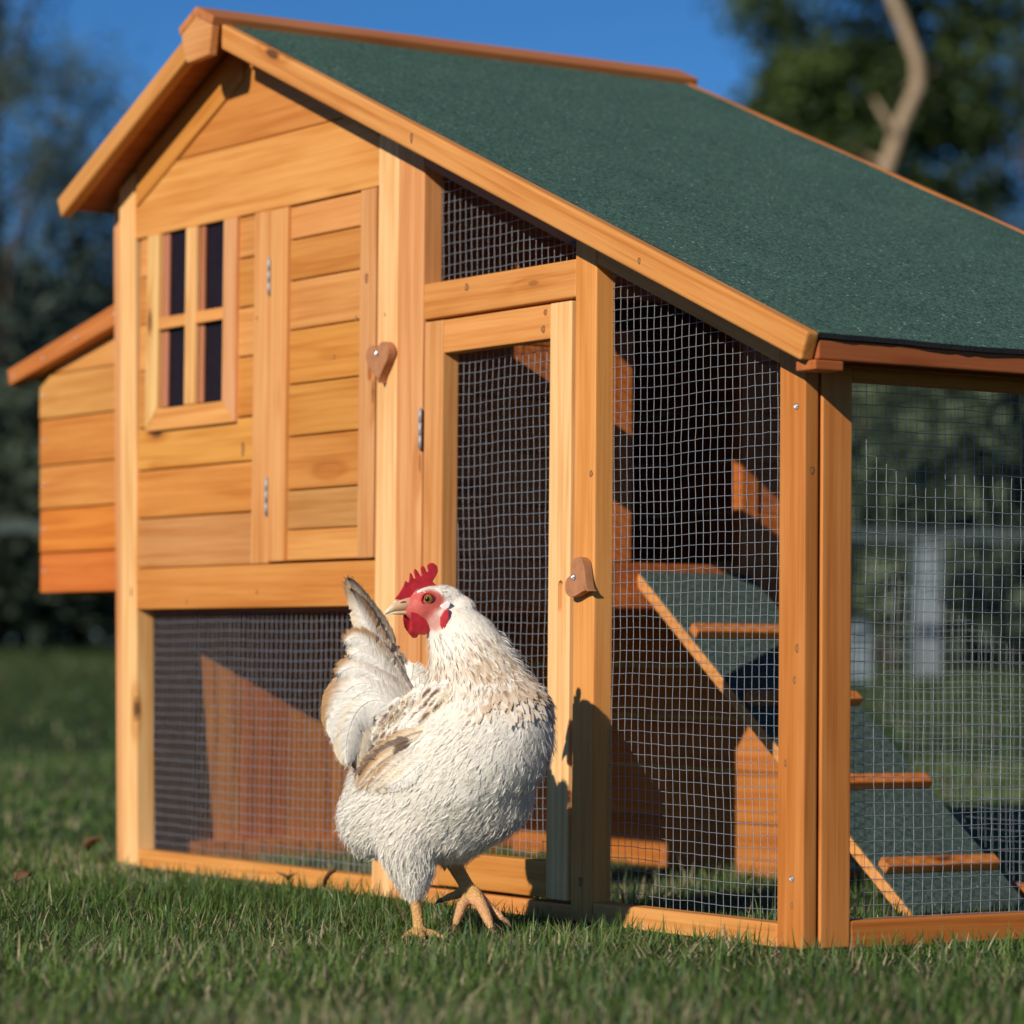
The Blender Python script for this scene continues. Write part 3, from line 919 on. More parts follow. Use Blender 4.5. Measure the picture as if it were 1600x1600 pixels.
# other mesh panels
wires('wire_mesh', coop, (-1.56, .0262, .005), (1, 0, 0), (0, 0, 1), [(.018, 0), (.674, 0), (.674, .360), (.010, .360)], seed=5, wob_a=.0016, r=.00046)
wires('wire_mesh', coop, (0, .0258, 0), (1, 0, 0), (0, 0, 1), [(-.775, .760), (-.434, .760), (-.434, ztop(-.434) - .07), (-.775, ztop(-.775) - .07)], seed=6)
wires('wire_mesh', coop, (0, .0252, 0), (1, 0, 0), (0, 0, 1), [(-.392, .006), (-.044, .006), (-.044, ztop(-.044) - .07), (-.392, ztop(-.392) - .07)], seed=7, wob_a=.0026)
wires('wire_mesh', coop, (-.0115, 0, 0), (0, 1, 0), (0, 0, 1), [(.062, .012), (DP - .04, .012), (DP - .04, .600), (.062, .600)], seed=8, wob_a=.0018, sp=.0139)
# back panel of the run: frame and mesh
by0, by1 = DP - .028, DP
slab_x('back_rail', coop, -.80, -.0305, by0, by1, GZ - .01, .014, RED)
slab_x('back_stile', coop, -.862, -.832, by0, by1, GZ, ztop(-.84) - .03, RED, 'z')
prism('sloping_rail', coop, [(-.830, under(-.830, -.075)), (-.031, under(-.031, -.075)), (-.031, under(-.031, -.020)), (-.830, under(-.830, -.020))], by0, by1, RED, (1, 0, -MR))
wires('wire_mesh', coop, (0, DP - .030, 0), (1, 0, 0), (0, 0, 1), [(-.832, .010), (-.030, .010), (-.030, ztop(-.03) - .07), (-.832, ztop(-.83) - .07)], seed=9, wob_a=.0022)

# --- house wall facing the run (x = -0.84)
hx0, hx1 = -.853, -.840
zb = .424
pd0, pd1, pdt = .372, .556, .735                       # pop door
k = 0
while zb < .985:
    z1 = min(zb + .0705, .985)
    for a, b in (((.0305, pd0 - .0305), (pd1 + .0305, by0 - .001)) if zb < pdt else ((.0305, by0 - .001),)):
        slab_x('inner_wall_board', coop, hx0, hx1, a, b, zb + .0006, z1 - .0008, [BROWN, RED, (.42, .14, .033)][k % 3], 'y', bev=.002)
        k += 1
    zb = z1
for a, b in ((pd0 - .030, pd0), (pd1, pd1 + .030)):
    slab_x('pop_door_jamb', coop, hx0 - .004, hx1 + .004, a, b, .424, pdt, RED, 'z')
slab_x('floor_rail', coop, hx0 - .004, hx1 + .003, .0305, by0 - .001, .362, .4235, RED, 'y')
slab_x('floor_board', coop, -1.56, -.857, .031, DP - .003, .3625, .374, BROWN)
# left wall: vertical boards below, horizontal above; back wall of the house
y = .047
i = 0
while y < DP - .01:
    y1 = min(y + .078, DP - .003)
    slab_x('left_wall_board', coop, -1.612, -1.600, y + .0008, y1 - .0008, GZ, .40, [ORANGE, AMBER, RED][i % 3], 'z', bev=.002)
    y = y1; i += 1
slab_x('sill_rail', coop, -1.5990, -1.576, .047, DP - .004, GZ, .020, ORANGE, 'y')
z = .402
while z < 1.0:
    slab_x('left_wall_board', coop, -1.628, -1.614, .047, DP - .004, z + .0006, z + .0735, [ORANGE, AMBER, RED][i % 3], 'y', bev=.002)
    z += .0742; i += 1
z = GZ
while z < 1.0:
    slab_x('back_wall_board', coop, -1.5990 if z < .37 else -1.575 if z < .88 else -1.45, -.8540 if z < .9 else -.96, DP - .014, DP - .001, z + .0006, z + .0735, [(.50, .185, .042), (.54, .20, .045)][i % 2], 'x', bev=.002)
    z += .0742; i += 1

# --- ramp
import_dir = Vector((.5735, 0, -.4236)).normalized()
ra, rb = Vector((-.842, .478, .4135)), Vector((-.268, .478, -.0095))
up = Vector((-import_dir.z, 0, import_dir.x))
off = up * -.0085
rm = board('ramp', coop, ra + off, rb + off, up, .190, .015, HONEY, bev=.0015)
dr = (rb - ra)
fo = board('ramp_felt', rm, ra + up * .0006 + import_dir * .004, rb + up * .0006 - import_dir * .004, up, .186, .0026, (1, 1, 1), M_FELT_RAMP, 0)
for x in (-.7235, -.6058, -.467, -.337):
    t = (x - ra.x) / dr.x
    c = ra + dr * t + up * .0082
    board('cleat', rm, (c.x, .388, c.z), (c.x, .570, c.z), up, .018, .0125, (.55, .19, .04), bev=.002)

# --- nest box on the left
nbx = slab_x('nest_box', coop, -1.945, -1.640, .055, .56, .392, .70, BROWN, bev=0)
nz = [.3890, .4520, .5205, .5885, .6620, .7310]
nt_ = [(.56, .165, .026), (.60, .195, .028), AMBER, AMBER, (.55, .27, .075)]
xl = [-1.9660, -1.9690, -1.9720, -1.9750, -1.9780]
for i in range(5):
    if i < 4:
        slab_x('nest_board', nbx, xl[i], -1.6355, .0400, .0530, nz[i] + .0005, nz[i + 1] - .0012, nt_[i], bev=.0028)
    else:
        prism('nest_board', nbx, [(xl[4], nz[4] + .0005), (-1.6355, nz[4] + .0005), (-1.6355, .7300), (-1.940, .7300), (xl[4], .712)], .0400, .0530, nt_[4], bev=.002)
prism('nest_board', nbx, [(-1.938, .7312), (-1.6355, .7312), (-1.6355, .80), (-1.800, .7908)], .0402, .0530, HONEY, bev=.002)
for i in range(5):
    slab_x('nest_end_board', nbx, -1.9790 + .002, -1.9660, .0545, .56, nz[i] + .0005, nz[i + 1] - .0012, nt_[i], 'y', bev=.002)
    screw(nbx, (xl[i] + .016, .0396, (nz[i] + nz[i + 1]) / 2 + .004), (0, -1, 0), .0026, 'nail')
ns = (.0885 / .392)
na, nb = Vector((-2.048, .029, .7335)), Vector((-1.640, .029, .8155))
sl = Vector((.408, 0, .082))
nr = prism('nest_roof', nbx, [(-2.052, .7445), (-2.043, .7190), (-1.6375, .7930), (-1.6375, .8270)], .018, .0385, (.54, .20, .045), (.97, 0, .2), .003, seg=3)
prism('roof_panel', nr, [(-2.045, .7435), (-2.043, .7270), (-1.6375, .8010), (-1.6375, .8240)], .0390, .59, ORANGE, (.97, 0, .2), .001)
prism('roof_felt', nr, [(-2.046, .7460), (-2.046, .7440), (-1.6375, .8245), (-1.6375, .8275)], .0390, .60, (1, 1, 1), (.97, 0, .2), 0, M_FELT)
for u in (.06, .32, .60, .92):
    screw(nr, (-2.048 + .408 * u, .0174, .729 + .082 * u), (0, -1, 0), .0026, 'nail')

# --- roof
yf, yb = -.065, .742
xe = .0845                                            # lower end of the long slope
xw = -1.7065
def strip(x0, x1, o0, o1, cut=None):
    return [(x0, ztop(x0) + o1), (x1, ztop(x1) + o1), (x1, ztop(x1) + o0), (x0, ztop(x0) + o0)]
roof = prism('roof', coop, strip(XR + .0005, xe - .012, -.0165, -.0045), yf + .0185, yb - .0155, (.40, .125, .028), (0, 1, 0), .0005)
roof['label'] = 'long right slope of the roof'
rl = prism('roof', coop, [(xw + .008, ztop(xw + .008) - .0165), (XR - .0005, ztop(XR) - .0165), (XR - .0005, ztop(XR) - .0045), (xw + .008, ztop(xw + .008) - .0045)], yf + .0185, yb - .0155, (.40, .125, .028), (0, 1, 0), .0005)
rl['label'] = 'short left slope of the roof'
# felt as a slightly uneven sheet with thickness and a black cut edge
def felt(parent, x0, x1, y0, y1, rag=0.0):
    nx, ny = 60, 60
    V = []; F = []
    r2 = np.random.default_rng(4)
    edge = np.cumsum(r2.normal(0, .0006, ny + 1)); edge -= np.linspace(edge[0], edge[-1], ny + 1)
    for lay in (0.0015, -.0040):
        for i in range(nx + 1):
            for j in range(ny + 1):
                x = x0 + (x1 - x0) * i / nx; yy = y0 + (y1 - y0) * j / ny
                if rag and i == nx: x += edge[j] + rag * math.sin(yy * 9)
                V.append((x, yy, ztop(x) + lay + .0006 * math.sin(x * 21 + yy * 17)))
    n1 = (nx + 1) * (ny + 1)
    ix = lambda i, j: i * (ny + 1) + j
    mi = []
    for i in range(nx):
        for j in range(ny):
            F.append((ix(i, j), ix(i + 1, j), ix(i + 1, j + 1), ix(i, j + 1))); mi.append(0)
            F.append((n1 + ix(i, j + 1), n1 + ix(i + 1, j + 1), n1 + ix(i + 1, j), n1 + ix(i, j))); mi.append(1)
    for j in range(ny):
        for i in (0, nx):
            F.append((ix(i, j), ix(i, j + 1), n1 + ix(i, j + 1), n1 + ix(i, j))); mi.append(1)
    for i in range(nx):
        for j in (0, ny):
            F.append((ix(i, j), ix(i + 1, j), n1 + ix(i + 1, j), n1 + ix(i, j))); mi.append(1)
    o = mesh_obj('roof_felt', V, F, M_FELT, None, parent, True, None, [M_FELT, M_FELT_EDGE], mi)
    o.data.set_sharp_from_angle(angle=R(40))
    return o
felt(roof, XR + .004, xe - .002, yf + .0186, yb - .0156, .0012)
felt(rl, xw + .004, XR - .004, yf + .0186, yb - .0156)
# rake boards, front and back
def rake(x0, x1, y0, y1, parent, tint, hgt=.0345, lift=.0025):
    s = (-MR if x1 > XR else ML)
    n = Vector((-s, 1)).normalized()
    P = [(x0, ztop(x0) + lift - hgt), (x1, ztop(x1) + lift - hgt), (x1, ztop(x1) + lift), (x0, ztop(x0) + lift)]
    if x1 > XR: P[1] = (x1 - .012, ztop(x1 - .012) + lift - hgt)
    else: P[0] = (x0 + .014, ztop(x0 + .014) + lift - hgt)
    return prism('rake_board', parent, P, y0, y1, tint, (1, 0, s), .0045, seg=4)
rake(-1.1985, xe, yf, yf + .018, roof, (.60, .255, .07))
rake(xw, -1.253, yf, yf + .018, rl, (.60, .27, .08))
rake(-1.225, xe, yb - .015, yb, roof, (.58, .22, .05), .024)
rake(xw, -1.225, yb - .015, yb, rl, (.58, .22, .05), .024)
slab_x('eave_fascia', roof, xe - .0165, xe - .0045, yf + .0190, yb - .0160, ztop(xe) - .0245, ztop(xe) - .0035, (.32, .092, .024), 'y', bev=.002)  # wood colour darkened to stand for the shade on this face
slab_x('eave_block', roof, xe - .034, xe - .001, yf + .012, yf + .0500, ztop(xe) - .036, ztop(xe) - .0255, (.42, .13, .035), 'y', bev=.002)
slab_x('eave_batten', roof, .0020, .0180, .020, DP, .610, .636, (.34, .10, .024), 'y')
# ridge cap and the block that covers the meeting of the rake boards
bx = -1.2445
prism('ridge_block', roof, [(bx - .043, 1.1462), (bx - .034, 1.1212), (bx - .026, 1.1122), (bx + .036, 1.1147), (bx + .045, 1.1582), (bx + .002, 1.1777), (bx - .045, 1.1582)], yf - .0130, yf - .0005, (.62, .29, .10), (1, 0, 0), .0012)
for sgn, m_ in ((1, MR), (-1, ML)):
    L_ = .050
    dv = Vector((sgn, 0, -m_)).normalized() * L_
    nv = Vector((sgn * m_, 0, 1)).normalized()
    a0 = Vector((XR + .006, 0, ZR - .003))
    P = [a0 + nv * 0, a0 + dv, a0 + dv + nv * .0125, a0 + nv * .0125]
    if sgn > 0: P[0] = a0; P[3] = a0 + Vector((0, 0, .0138))
    else: P[0] = a0 + Vector((-.0004, 0, 0)); P[3] = a0 + Vector((-.0004, 0, .0138))
    prism('ridge_cap', roof, [(p.x, p.z) for p in P], yf - .0145, yb + .004, [(.42, .155, .05), (.5, .19, .06)][sgn > 0 and 0 or 1], (0, 1, 0), .0022, seg=3)


# small sound knots in the boards
def knot(x, y, z, rx, rz, parent=coop, side=False):
    rx, rz = rx * .72, rz * .8
    V = [(0, 0, 0)]; F = []; mi = []
    k = 14
    for ring, (f, d) in enumerate(((.66, .0002), (1.0, .0004))):
        for i in range(k):
            a = i / k * 2 * math.pi; w_ = 1 + .12 * math.sin(3 * a + x * 90)
            V.append((rx * f * w_ * math.cos(a), d, rz * f * w_ * math.sin(a)))
    for i in range(k):
        j = (i + 1) % k
        F.append((0, 1 + i, 1 + j)); mi.append(0)
        F.append((1 + i, 1 + k + i, 1 + k + j, 1 + j)); mi.append(1)
    M = Matrix.Translation((x, y - .0004, z))
    if side: M = Matrix.Translation((x + .0005, y, z)) @ Matrix.Rotation(R(90), 4, 'Z')
    return mesh_obj('knot', V, F, None, M, parent, True, None, [M_KNOT, M_KNOT_RIM], mi)
for x, y, z, rx, rz in ((-.0118, 0, .3078, .0040, .0062), (-.0159, 0, .2737, .0034, .0055), (-.0305, 0, .1846, .0030, .0052), (-.0183, 0, .0339, .0028, .0045), (-.3985, 0, .5104, .0050, .0052),
                        (-.4135, 0, .0349, .0062, .0072), (-.6732, .0012, .7535, .0060, .0062), (-.5034, .0015, .6880, .0062, .0060), (-.4990, .0015, .7080, .0052, .0050), (-.9120, -.0008, .7864, .0058, .0085),
                        (-.9455, .0040, .7362, .0044, .0046), (-1.0007, .0040, .6898, .0036, .0044), (-1.5720, 0, .3861, .0036, .0085), (-1.1977, .0015, .3816, .0040, .0040), (-1.4022, .0015, .3704, .0038, .0044),
                        (-1.2480, .0045, .5800, .0060, .0130), (-1.2060, .0005, .7581, .0030, .0040), (-.8660, 0, .7350, .0022, .0034)):
    knot(x, y, z, rx, rz)
knot(0.0, .0103, .4979, .0046, .0056, side=True)
knot(-.700, yf, ztop(-.700) - .0150, .0050, .0085, roof)
knot(-.215, yf, ztop(-.215) - .0170, .0040, .0050, roof)

# ------------------------------------------------------------------ the hen
HB = Vector((-0.2997, -0.2569, 0.0095))
HS = 0.0006985
HM = Matrix(((RH.x, FH.x, 0, HB.x), (RH.y, FH.y, 0, HB.y), (0, 0, 1, HB.z), (0, 0, 0, 1)))


def H(x, y, d=0.0):
    """hen's own units: x to its breast, y down, d away from the viewer side"""
    if 588 < x < 702 and y < 1012:                           # the head is turned a little towards the viewer
        d = d - (702 - x) * .42 * min(1.0, (1012 - y) / 30)
    return np.array([(x - 700) * HS, d * HS, (1437 - y) * HS])


def H0(x, y, d=0.0):
    return np.array([(x - 700) * HS, d * HS, (1437 - y) * HS])


class Soup:
    def __init__(self): self.V = []; self.F = []
    def loft(self, secs, n=20):
        """secs: (x, y, d, rx, rz, rd, axis) ellipses; axis 'h' sections stand across x, 'v' sections lie flat"""
        b = len(self.V); m = len(secs)
        for (x, y, d, ra_, rd_, ax) in secs:
            for j in range(n):
                a = j / n * 2 * math.pi
                if ax == 'h': self.V.append(H(x, y + ra_ * math.sin(a), d + rd_ * math.cos(a)))
                else: self.V.append(H(x + ra_ * math.cos(a), y, d + rd_ * math.sin(a)))
        for i in range(m - 1):
            for j in range(n):
                k = (j + 1) % n
                self.F.append((b + i * n + j, b + i * n + k, b + (i + 1) * n + k, b + (i + 1) * n + j))
        self.F.append(tuple(b + j for j in range(n))[::-1]); self.F.append(tuple(b + (m - 1) * n + j for j in range(n)))
    def tube(self, pts, rad, n=10):
        V, Q, T = tube([H(*p) for p in pts], np.array(rad, float) * HS, n)
        b = len(self.V); self.V += list(V); self.F += [tuple(int(b + i) for i in f) for f in Q] + [tuple(int(b + i) for i in f) for f in T]
    def ball(self, x, y, d, rx, ry, rd, n=16):
        b = len(self.V); m = n // 2
        for i in range(1, m):
            t = i / m * math.pi
            for j in range(n):
                a = j / n * 2 * math.pi
                self.V.append(H(x + rx * math.sin(t) * math.cos(a), y - ry * math.cos(t), d + rd * math.sin(t) * math.sin(a)))
        self.V += [H(x, y - ry, d), H(x, y + ry, d)]
        tp, bt = len(self.V) - 2, len(self.V) - 1
        for i in range(m - 2):
            for j in range(n):
                k = (j + 1) % n
                self.F.append((b + i * n + j, b + (i + 1) * n + j, b + (i + 1) * n + k, b + i * n + k))
        for j in range(n):
            k = (j + 1) % n
            self.F.append((tp, b + j, b + k)); self.F.append((bt, b + (m - 2) * n + k, b + (m - 2) * n + j))


so = Soup()
so.loft([(537, 1276, 26, 26, 24, 'h'), (552, 1268, 24, 62, 50, 'h'), (585, 1252, 18, 88, 76, 'h'), (630, 1226, 8, 108, 94, 'h'), (685, 1205, -4, 126, 108, 'h'), (740, 1180, -14, 134, 112, 'h'),
         (785, 1162, -22, 120, 102, 'h'), (823, 1150, -28, 98, 84, 'h'), (848, 1146, -31, 70, 60, 'h'), (863, 1146, -32, 32, 28, 'h')], 24)
so.loft([(764, 1160, -16, 100, 88, 'v'), (760, 1110, -14, 98, 84, 'v'), (751, 1068, -9, 86, 74, 'v'), (741, 1030, -3, 71, 60, 'v'), (727, 998, 2, 61, 48, 'v'), (710, 969, 4, 53, 39, 'v'), (694, 951, 4, 44, 31, 'v')], 22)
so.ball(677, 950, 4, 45, 34, 29)
so.ball(655, 955, 4, 26, 20, 19)
so.ball(689, 938, 4, 34, 24, 26); so.ball(712, 953, 4, 31, 24, 25)
# belly, thighs, rear fluff
so.ball(690, 1265, 0, 105, 82, 90); so.ball(740, 1235, -10, 98, 86, 88)
so.ball(590, 1280, 20, 62, 62, 56)
so.loft([(668, 1215, -10, 30, 30, 'v'), (652, 1255, -24, 52, 46, 'v'), (641, 1292, -33, 58, 50, 'v'), (642, 1330, -36, 48, 44, 'v'), (645, 1360, -37, 35, 32, 'v'), (648, 1385, -38, 22, 20, 'v'), (650, 1400, -38, 12, 12, 'v')], 16)
so.loft([(716, 1220, 30, 34, 30, 'v'), (720, 1280, 48, 54, 48, 'v'), (716, 1318, 52, 40, 38, 'v'), (711, 1342, 54, 25, 24, 'v'), (707, 1354, 55, 15, 15, 'v')], 16)
# shanks and toes
so.tube([(650, 1390, -38), (653, 1412, -38), (657, 1438, -38), (658, 1456, -38)], [10.5, 9.5, 9.5, 9])
for tip, mid in (((634, 1462, -76), (646, 1456, -56)), ((668, 1462, -98), (663, 1457, -68)), ((700, 1462, -74), (680, 1456, -56)), ((650, 1460, -2), (655, 1456, -18))):
    so.tube([(658, 1454, -38), mid, tip], [8.5, 7, 4.5])
so.tube([(706, 1348, 55), (718, 1368, 46), (731, 1388, 36), (740, 1400, 28)], [13.5, 12.5, 11.5, 13])
so.tube([(738, 1396, 30), (724, 1418, 8), (718, 1436, -8), (714, 1447, -18)], [11, 9.5, 8, 5.5])
so.tube([(741, 1397, 28), (756, 1418, 2), (766, 1438, -22), (771, 1450, -34)], [12.5, 10.5, 8.5, 5.5])
so.tube([(743, 1397, 30), (764, 1418, 20), (782, 1432, 12), (790, 1438, 8)], [10, 8.5, 7, 5])
so.tube([(736, 1393, 32), (716, 1402, 42), (700, 1408, 50), (692, 1412, 54)], [9, 8, 6.5, 4.5])
hm = mesh_obj('hen', so.V, so.F, M_SKIN, HM)
rmd = hm.modifiers.new('join', 'REMESH'); rmd.mode = 'VOXEL'; rmd.voxel_size = 0.0024
smd = hm.modifiers.new('soft', 'SMOOTH'); smd.factor = .5; smd.iterations = 7
dg = bpy.context.evaluated_depsgraph_get(); dg.update()
me = bpy.data.meshes.new_from_object(hm.evaluated_get(dg)); hm.modifiers.clear(); hm.data = me
NV = len(me.vertices)
co = np.empty(NV * 3, np.float32); me.vertices.foreach_get('co', co); co = co.reshape(-1, 3).astype(float)
ed = np.empty(len(me.edges) * 2, np.int32); me.edges.foreach_get('vertices', ed); ed = ed.reshape(-1, 2)
wy = 1437 - co[:, 2] / HS; wx_ = co[:, 0] / HS + 700
wm = np.clip((wy - 985) / 40, 0, 1) * np.clip((1345 - wy) / 40, 0, 1)
dgv = np.bincount(ed.ravel(), minlength=NV).astype(float)
for _ in range(40):
    s_ = np.zeros_like(co)
    np.add.at(s_, ed[:, 0], co[ed[:, 1]]); np.add.at(s_, ed[:, 1], co[ed[:, 0]])
    co += (s_ / dgv[:, None] - co) * (.6 * wm)[:, None]
me.vertices.foreach_set('co', co.astype(np.float32).ravel()); me.update()
me.polygons.foreach_set('use_smooth', [True] * len(me.polygons))
if not me.materials: me.materials.append(M_SKIN)
hen = hm
setp(hen, 'white hen with brown flecked neck and red comb standing by the run door', 'hen')
NV = len(me.vertices)
co = np.empty(NV * 3, np.float32); me.vertices.foreach_get('co', co); co = co.reshape(-1, 3)
no = np.empty(NV * 3, np.float32); me.vertices.foreach_get('normal', no); no = no.reshape(-1, 3)
bvh = BVHTree.FromPolygons([Vector(c) for c in co], [tuple(p.vertices) for p in me.polygons])
hx = co[:, 0] / HS + 700; hy = 1437 - co[:, 2] / HS; hd_ = co[:, 1] / HS


def inpoly(x, y, P):
    P = np.asarray(P, float); r = np.zeros(np.shape(x), bool); n = len(P)
    for i in range(n):
        (x0, y0), (x1, y1) = P[i], P[(i + 1) % n]
        c = ((y0 > y) != (y1 > y)) & (x < (x1 - x0) * (y - y0) / (y1 - y0 + 1e-9) + x0)
        r ^= c
    return r
FACE = [(622, 936), (640, 930), (655, 926), (668, 922), (684, 926), (695, 937), (690, 950), (676, 962), (662, 972), (648, 968), (636, 962), (626, 956)]
CHIN = [(620, 950), (650, 955), (664, 974), (650, 986), (628, 978)]
CHEEK = [(648, 958), (676, 960), (690, 962), (692, 980), (682, 990), (664, 984), (650, 976)]
isface = inpoly(hx, hy, FACE) | inpoly(hx, hy, CHIN)
ischeek = inpoly(hx, hy, CHEEK) & ~isface
isleg = (hy > 1396) | ((hy > 1350) & (hx > 696) & (hx < 800) & (hy > 1352 + (hx - 705) * 0))
isleg &= ~((hx < 690) & (hy < 1396))
cc = np.tile(np.array([.84, .78, .66]), (NV, 1))
nz_ = (np.sin(hx * .9 + hy * .5) + np.sin(hx * .4 - hy * 1.1) + np.sin(hx * 1.7 + 2))[:, None] / 3
cc[isface] = (np.array([.54, .105, .085]) * (1 + .30 * nz_))[isface]
cc[ischeek] = (np.array([.60, .30, .25]) * (1 + .25 * nz_))[ischeek]
cc[isleg] = (np.array([.60, .34, .125]) * (1 + .14 * nz_))[isleg]
pinkt = isleg & (hy > 1405) & (hx > 690)
cc[pinkt] = cc[pinkt] * .62 + np.array([.62, .30, .20]) * .38
# soften the colour borders over neighbouring vertices
ed = np.empty(len(me.edges) * 2, np.int32); me.edges.foreach_get('vertices', ed); ed = ed.reshape(-1, 2)
for _ in range(2):
    s_ = cc.copy(); w_ = np.ones(NV)
    np.add.at(s_, ed[:, 0], cc[ed[:, 1]]); np.add.at(s_, ed[:, 1], cc[ed[:, 0]]); np.add.at(w_, ed[:, 0], 1); np.add.at(w_, ed[:, 1], 1)
    cc = s_ / w_[:, None]
at_ = me.color_attributes.new('col', 'FLOAT_COLOR', 'POINT')
c4 = np.ones((NV, 4), np.float32); c4[:, :3] = cc; c4[:, 3] = isleg
at_.data.foreach_set('color', c4.ravel())

# --- small feathers all over the body
tri = [(p.vertices[0], p.vertices[k], p.vertices[k + 1]) for p in me.polygons for k in range(1, len(p.vertices) - 1)]
tri = np.array(tri)
ar = np.linalg.norm(np.cross(co[tri[:, 1]] - co[tri[:, 0]], co[tri[:, 2]] - co[tri[:, 0]]), axis=1) / 2


def sample(n):
    t = rng.choice(len(tri), n, p=ar / ar.sum())
    a, b = rng.random(n), rng.random(n)
    f = a + b > 1; a[f] = 1 - a[f]; b[f] = 1 - b[f]
    w0, w1, w2 = 1 - a - b, a, b
    T = tri[t]
    p = co[T[:, 0]] * w0[:, None] + co[T[:, 1]] * w1[:, None] + co[T[:, 2]] * w2[:, None]
    q = no[T[:, 0]] * w0[:, None] + no[T[:, 1]] * w1[:, None] + no[T[:, 2]] * w2[:, None]
    q /= np.linalg.norm(q, axis=1)[:, None]
    return p, q


def sst(x, a, b):
    t = np.clip((x - a) / (b - a), 0, 1); return t * t * (3 - 2 * t)


def flow(p, q):
    """the way feathers point, laid on the surface"""
    x = p[:, 0] / HS + 700; y = 1437 - p[:, 2] / HS
    neck = (1 - sst(y + rng.normal(0, 14, len(y)), 1040, 1135)) * sst(x, 640, 665)
    thigh = sst(y, 1285, 1345)
    rear = 1 - sst(x, 560, 640)
    f = np.zeros_like(p)
    f += np.stack([-.75 - .3 * rear, 0 * x, -.62 + .1 * rear], -1)
    fn = np.stack([.42 + 0 * x, -.12 + 0 * x, -.92 + 0 * x], -1)
    ft = np.stack([-.12 + 0 * x, 0 * x, -1 + 0 * x], -1)
    br = sst(x, 740, 860)[:, None]
    f = f * (1 - br * .75) + np.array([-.25, 0, -1.0]) * br * .75
    f = f * (1 - neck[:, None]) + fn * neck[:, None]
    f = f * (1 - thigh[:, None]) + ft * thigh[:, None]
    crown = (1 - sst(y, 925, 1000))[:, None]
    f = f * (1 - crown) + np.array([.8, 0, -.5]) * crown
    f += rng.normal(0, .13, f.shape)
    f -= (f * q).sum(1)[:, None] * q
    return f / (np.linalg.norm(f, axis=1)[:, None] + 1e-9), x, y, neck


def feather_cards(p, q, f, L, Wd, lift, rows, base, tipc, mid, midw, acc):
    """p root, q normal, f direction; base/tip colours (n,3); mid streak colour with weight midw"""
    n = len(p); s = np.cross(q, f)
    us = np.linspace(0, 1, rows)
    prof = np.interp(us, [0, .18, .5, .8, .93, 1], [.35, .75, 1, .82, .50, .12])
    rowsV = []; rowsC = []
    c0 = p + q * (rng.uniform(-.2, .9, n) * HS)[:, None]
    for i, u in enumerate(us):
        up_ = lift * L * (u - .75 * u * u)
        c = c0 + f * (L * u)[:, None] + q * up_[:, None]
        wv = (Wd * prof[i] * .5 * rng.uniform(.85, 1.15, n))[:, None]
        rowsV += [c - s * wv - q * wv * .05, c + q * wv * .03, c + s * wv - q * wv * .05]
        col = base * (1 - u * u) + tipc * u * u
        m_ = (midw * (math.sin(min(1, u * 1.15) * math.pi) ** .6 if 0 < u < 1 else 0))[:, None]
        rowsC += [col, col * (1 - m_) + mid * m_, col]
    V = np.stack(rowsV, 1).reshape(-1, 3); C = np.stack(rowsC, 1).reshape(-1, 3)
    m = rows * 3
    bq = []
    for i in range(rows - 1):
        for j in (0, 1):
            bq.append([i * 3 + j, i * 3 + j + 3, i * 3 + j + 4, i * 3 + j + 1])
    Q = (np.arange(n)[:, None, None] * m + np.array(bq)[None]).reshape(-1, 4)
    acc.add(V, Q, None, C)


WHITE = np.array([.88, .845, .77]); CREAM = np.array([.86, .78, .64]); TANF = np.array([.55, .36, .19]); UMB = np.array([.20, .075, .032])
fa = Acc()
p, q = sample(19000)
f, x, y, neck = flow(p, q)
ok = ~(inpoly(x, y, FACE) | inpoly(x, y, CHEEK) | inpoly(x, y, CHIN)) & ~((y > 1392) & (x < 690)) & ~((y > 1346) & (x > 690)) & (x > 628)
ok |= (x <= 640) & (y > 1050) & (y < 1385)
breast = sst(y, 1075, 1120) * (1 - sst(y, 1335, 1365))
ok &= rng.random(len(p)) > breast * .985
p, q, f, x, y, neck = p[ok], q[ok], f[ok], x[ok], y[ok], neck[ok]
n = len(p)
headd = np.hypot(x - 684, y - 950)
L = np.where(headd < 62, 11, np.where(neck > .5, 20 + 17 * sst(y, 975, 1060), 25)) * HS * rng.uniform(.75, 1.25, n)
L = np.where((y > 1300), 19 * HS * rng.uniform(.7, 1.3, n), L)
L = np.where(headd < 95, np.minimum(L, (9 + 9 * sst(headd, 50, 95)) * HS), L)
Wd = L * np.where(neck > .4, .27, .60) * rng.uniform(.8, 1.15, n)
lift = np.where(neck > .4, .007, .009) * rng.uniform(.0, 2.0, n)
tone = np.clip(.5 + .35 * np.sin(x * .021 + y * .017) + rng.normal(0, .3, n), 0, 1)[:, None]
base = WHITE * (1 - tone * .5) + CREAM * tone * .5
yj = y + rng.normal(0, 17, n)
tan = np.clip(sst(yj, 980, 1040) * (1 - sst(yj, 1050, 1125)) * sst(x, 680, 760), 0, 1) * 1.0
tan = np.maximum(tan, .5 * sst(y, 1010, 1050) * (1 - sst(y, 1110, 1150)) * (1 - sst(x, 690, 720)) * sst(x, 640, 660))
tan = np.maximum(tan, .4 * inpoly(x, y, [(560, 1120), (660, 1080), (690, 1120), (640, 1180), (560, 1230)]))
base = base * (1 - tan[:, None] * .78) + TANF * tan[:, None] * .78
tipc = base * rng.uniform(.92, 1.06, (n, 1))
pm = tan * .5 + .25 * (neck > .4) * sst(y, 990, 1040) * (np.abs(x - 690) < 40)
streak = np.where(rng.random(n) < pm, rng.uniform(.5, .95, n), 0)
base *= rng.uniform(.95, 1.04, (n, 1))
feather_cards(p, q, f, L, Wd, lift, 5, base, tipc, np.tile(UMB, (n, 1)), streak, fa)
fo_ = setp(fa.obj('contour_feathers', M_FEATHER, HM, hen), kind='stuff')
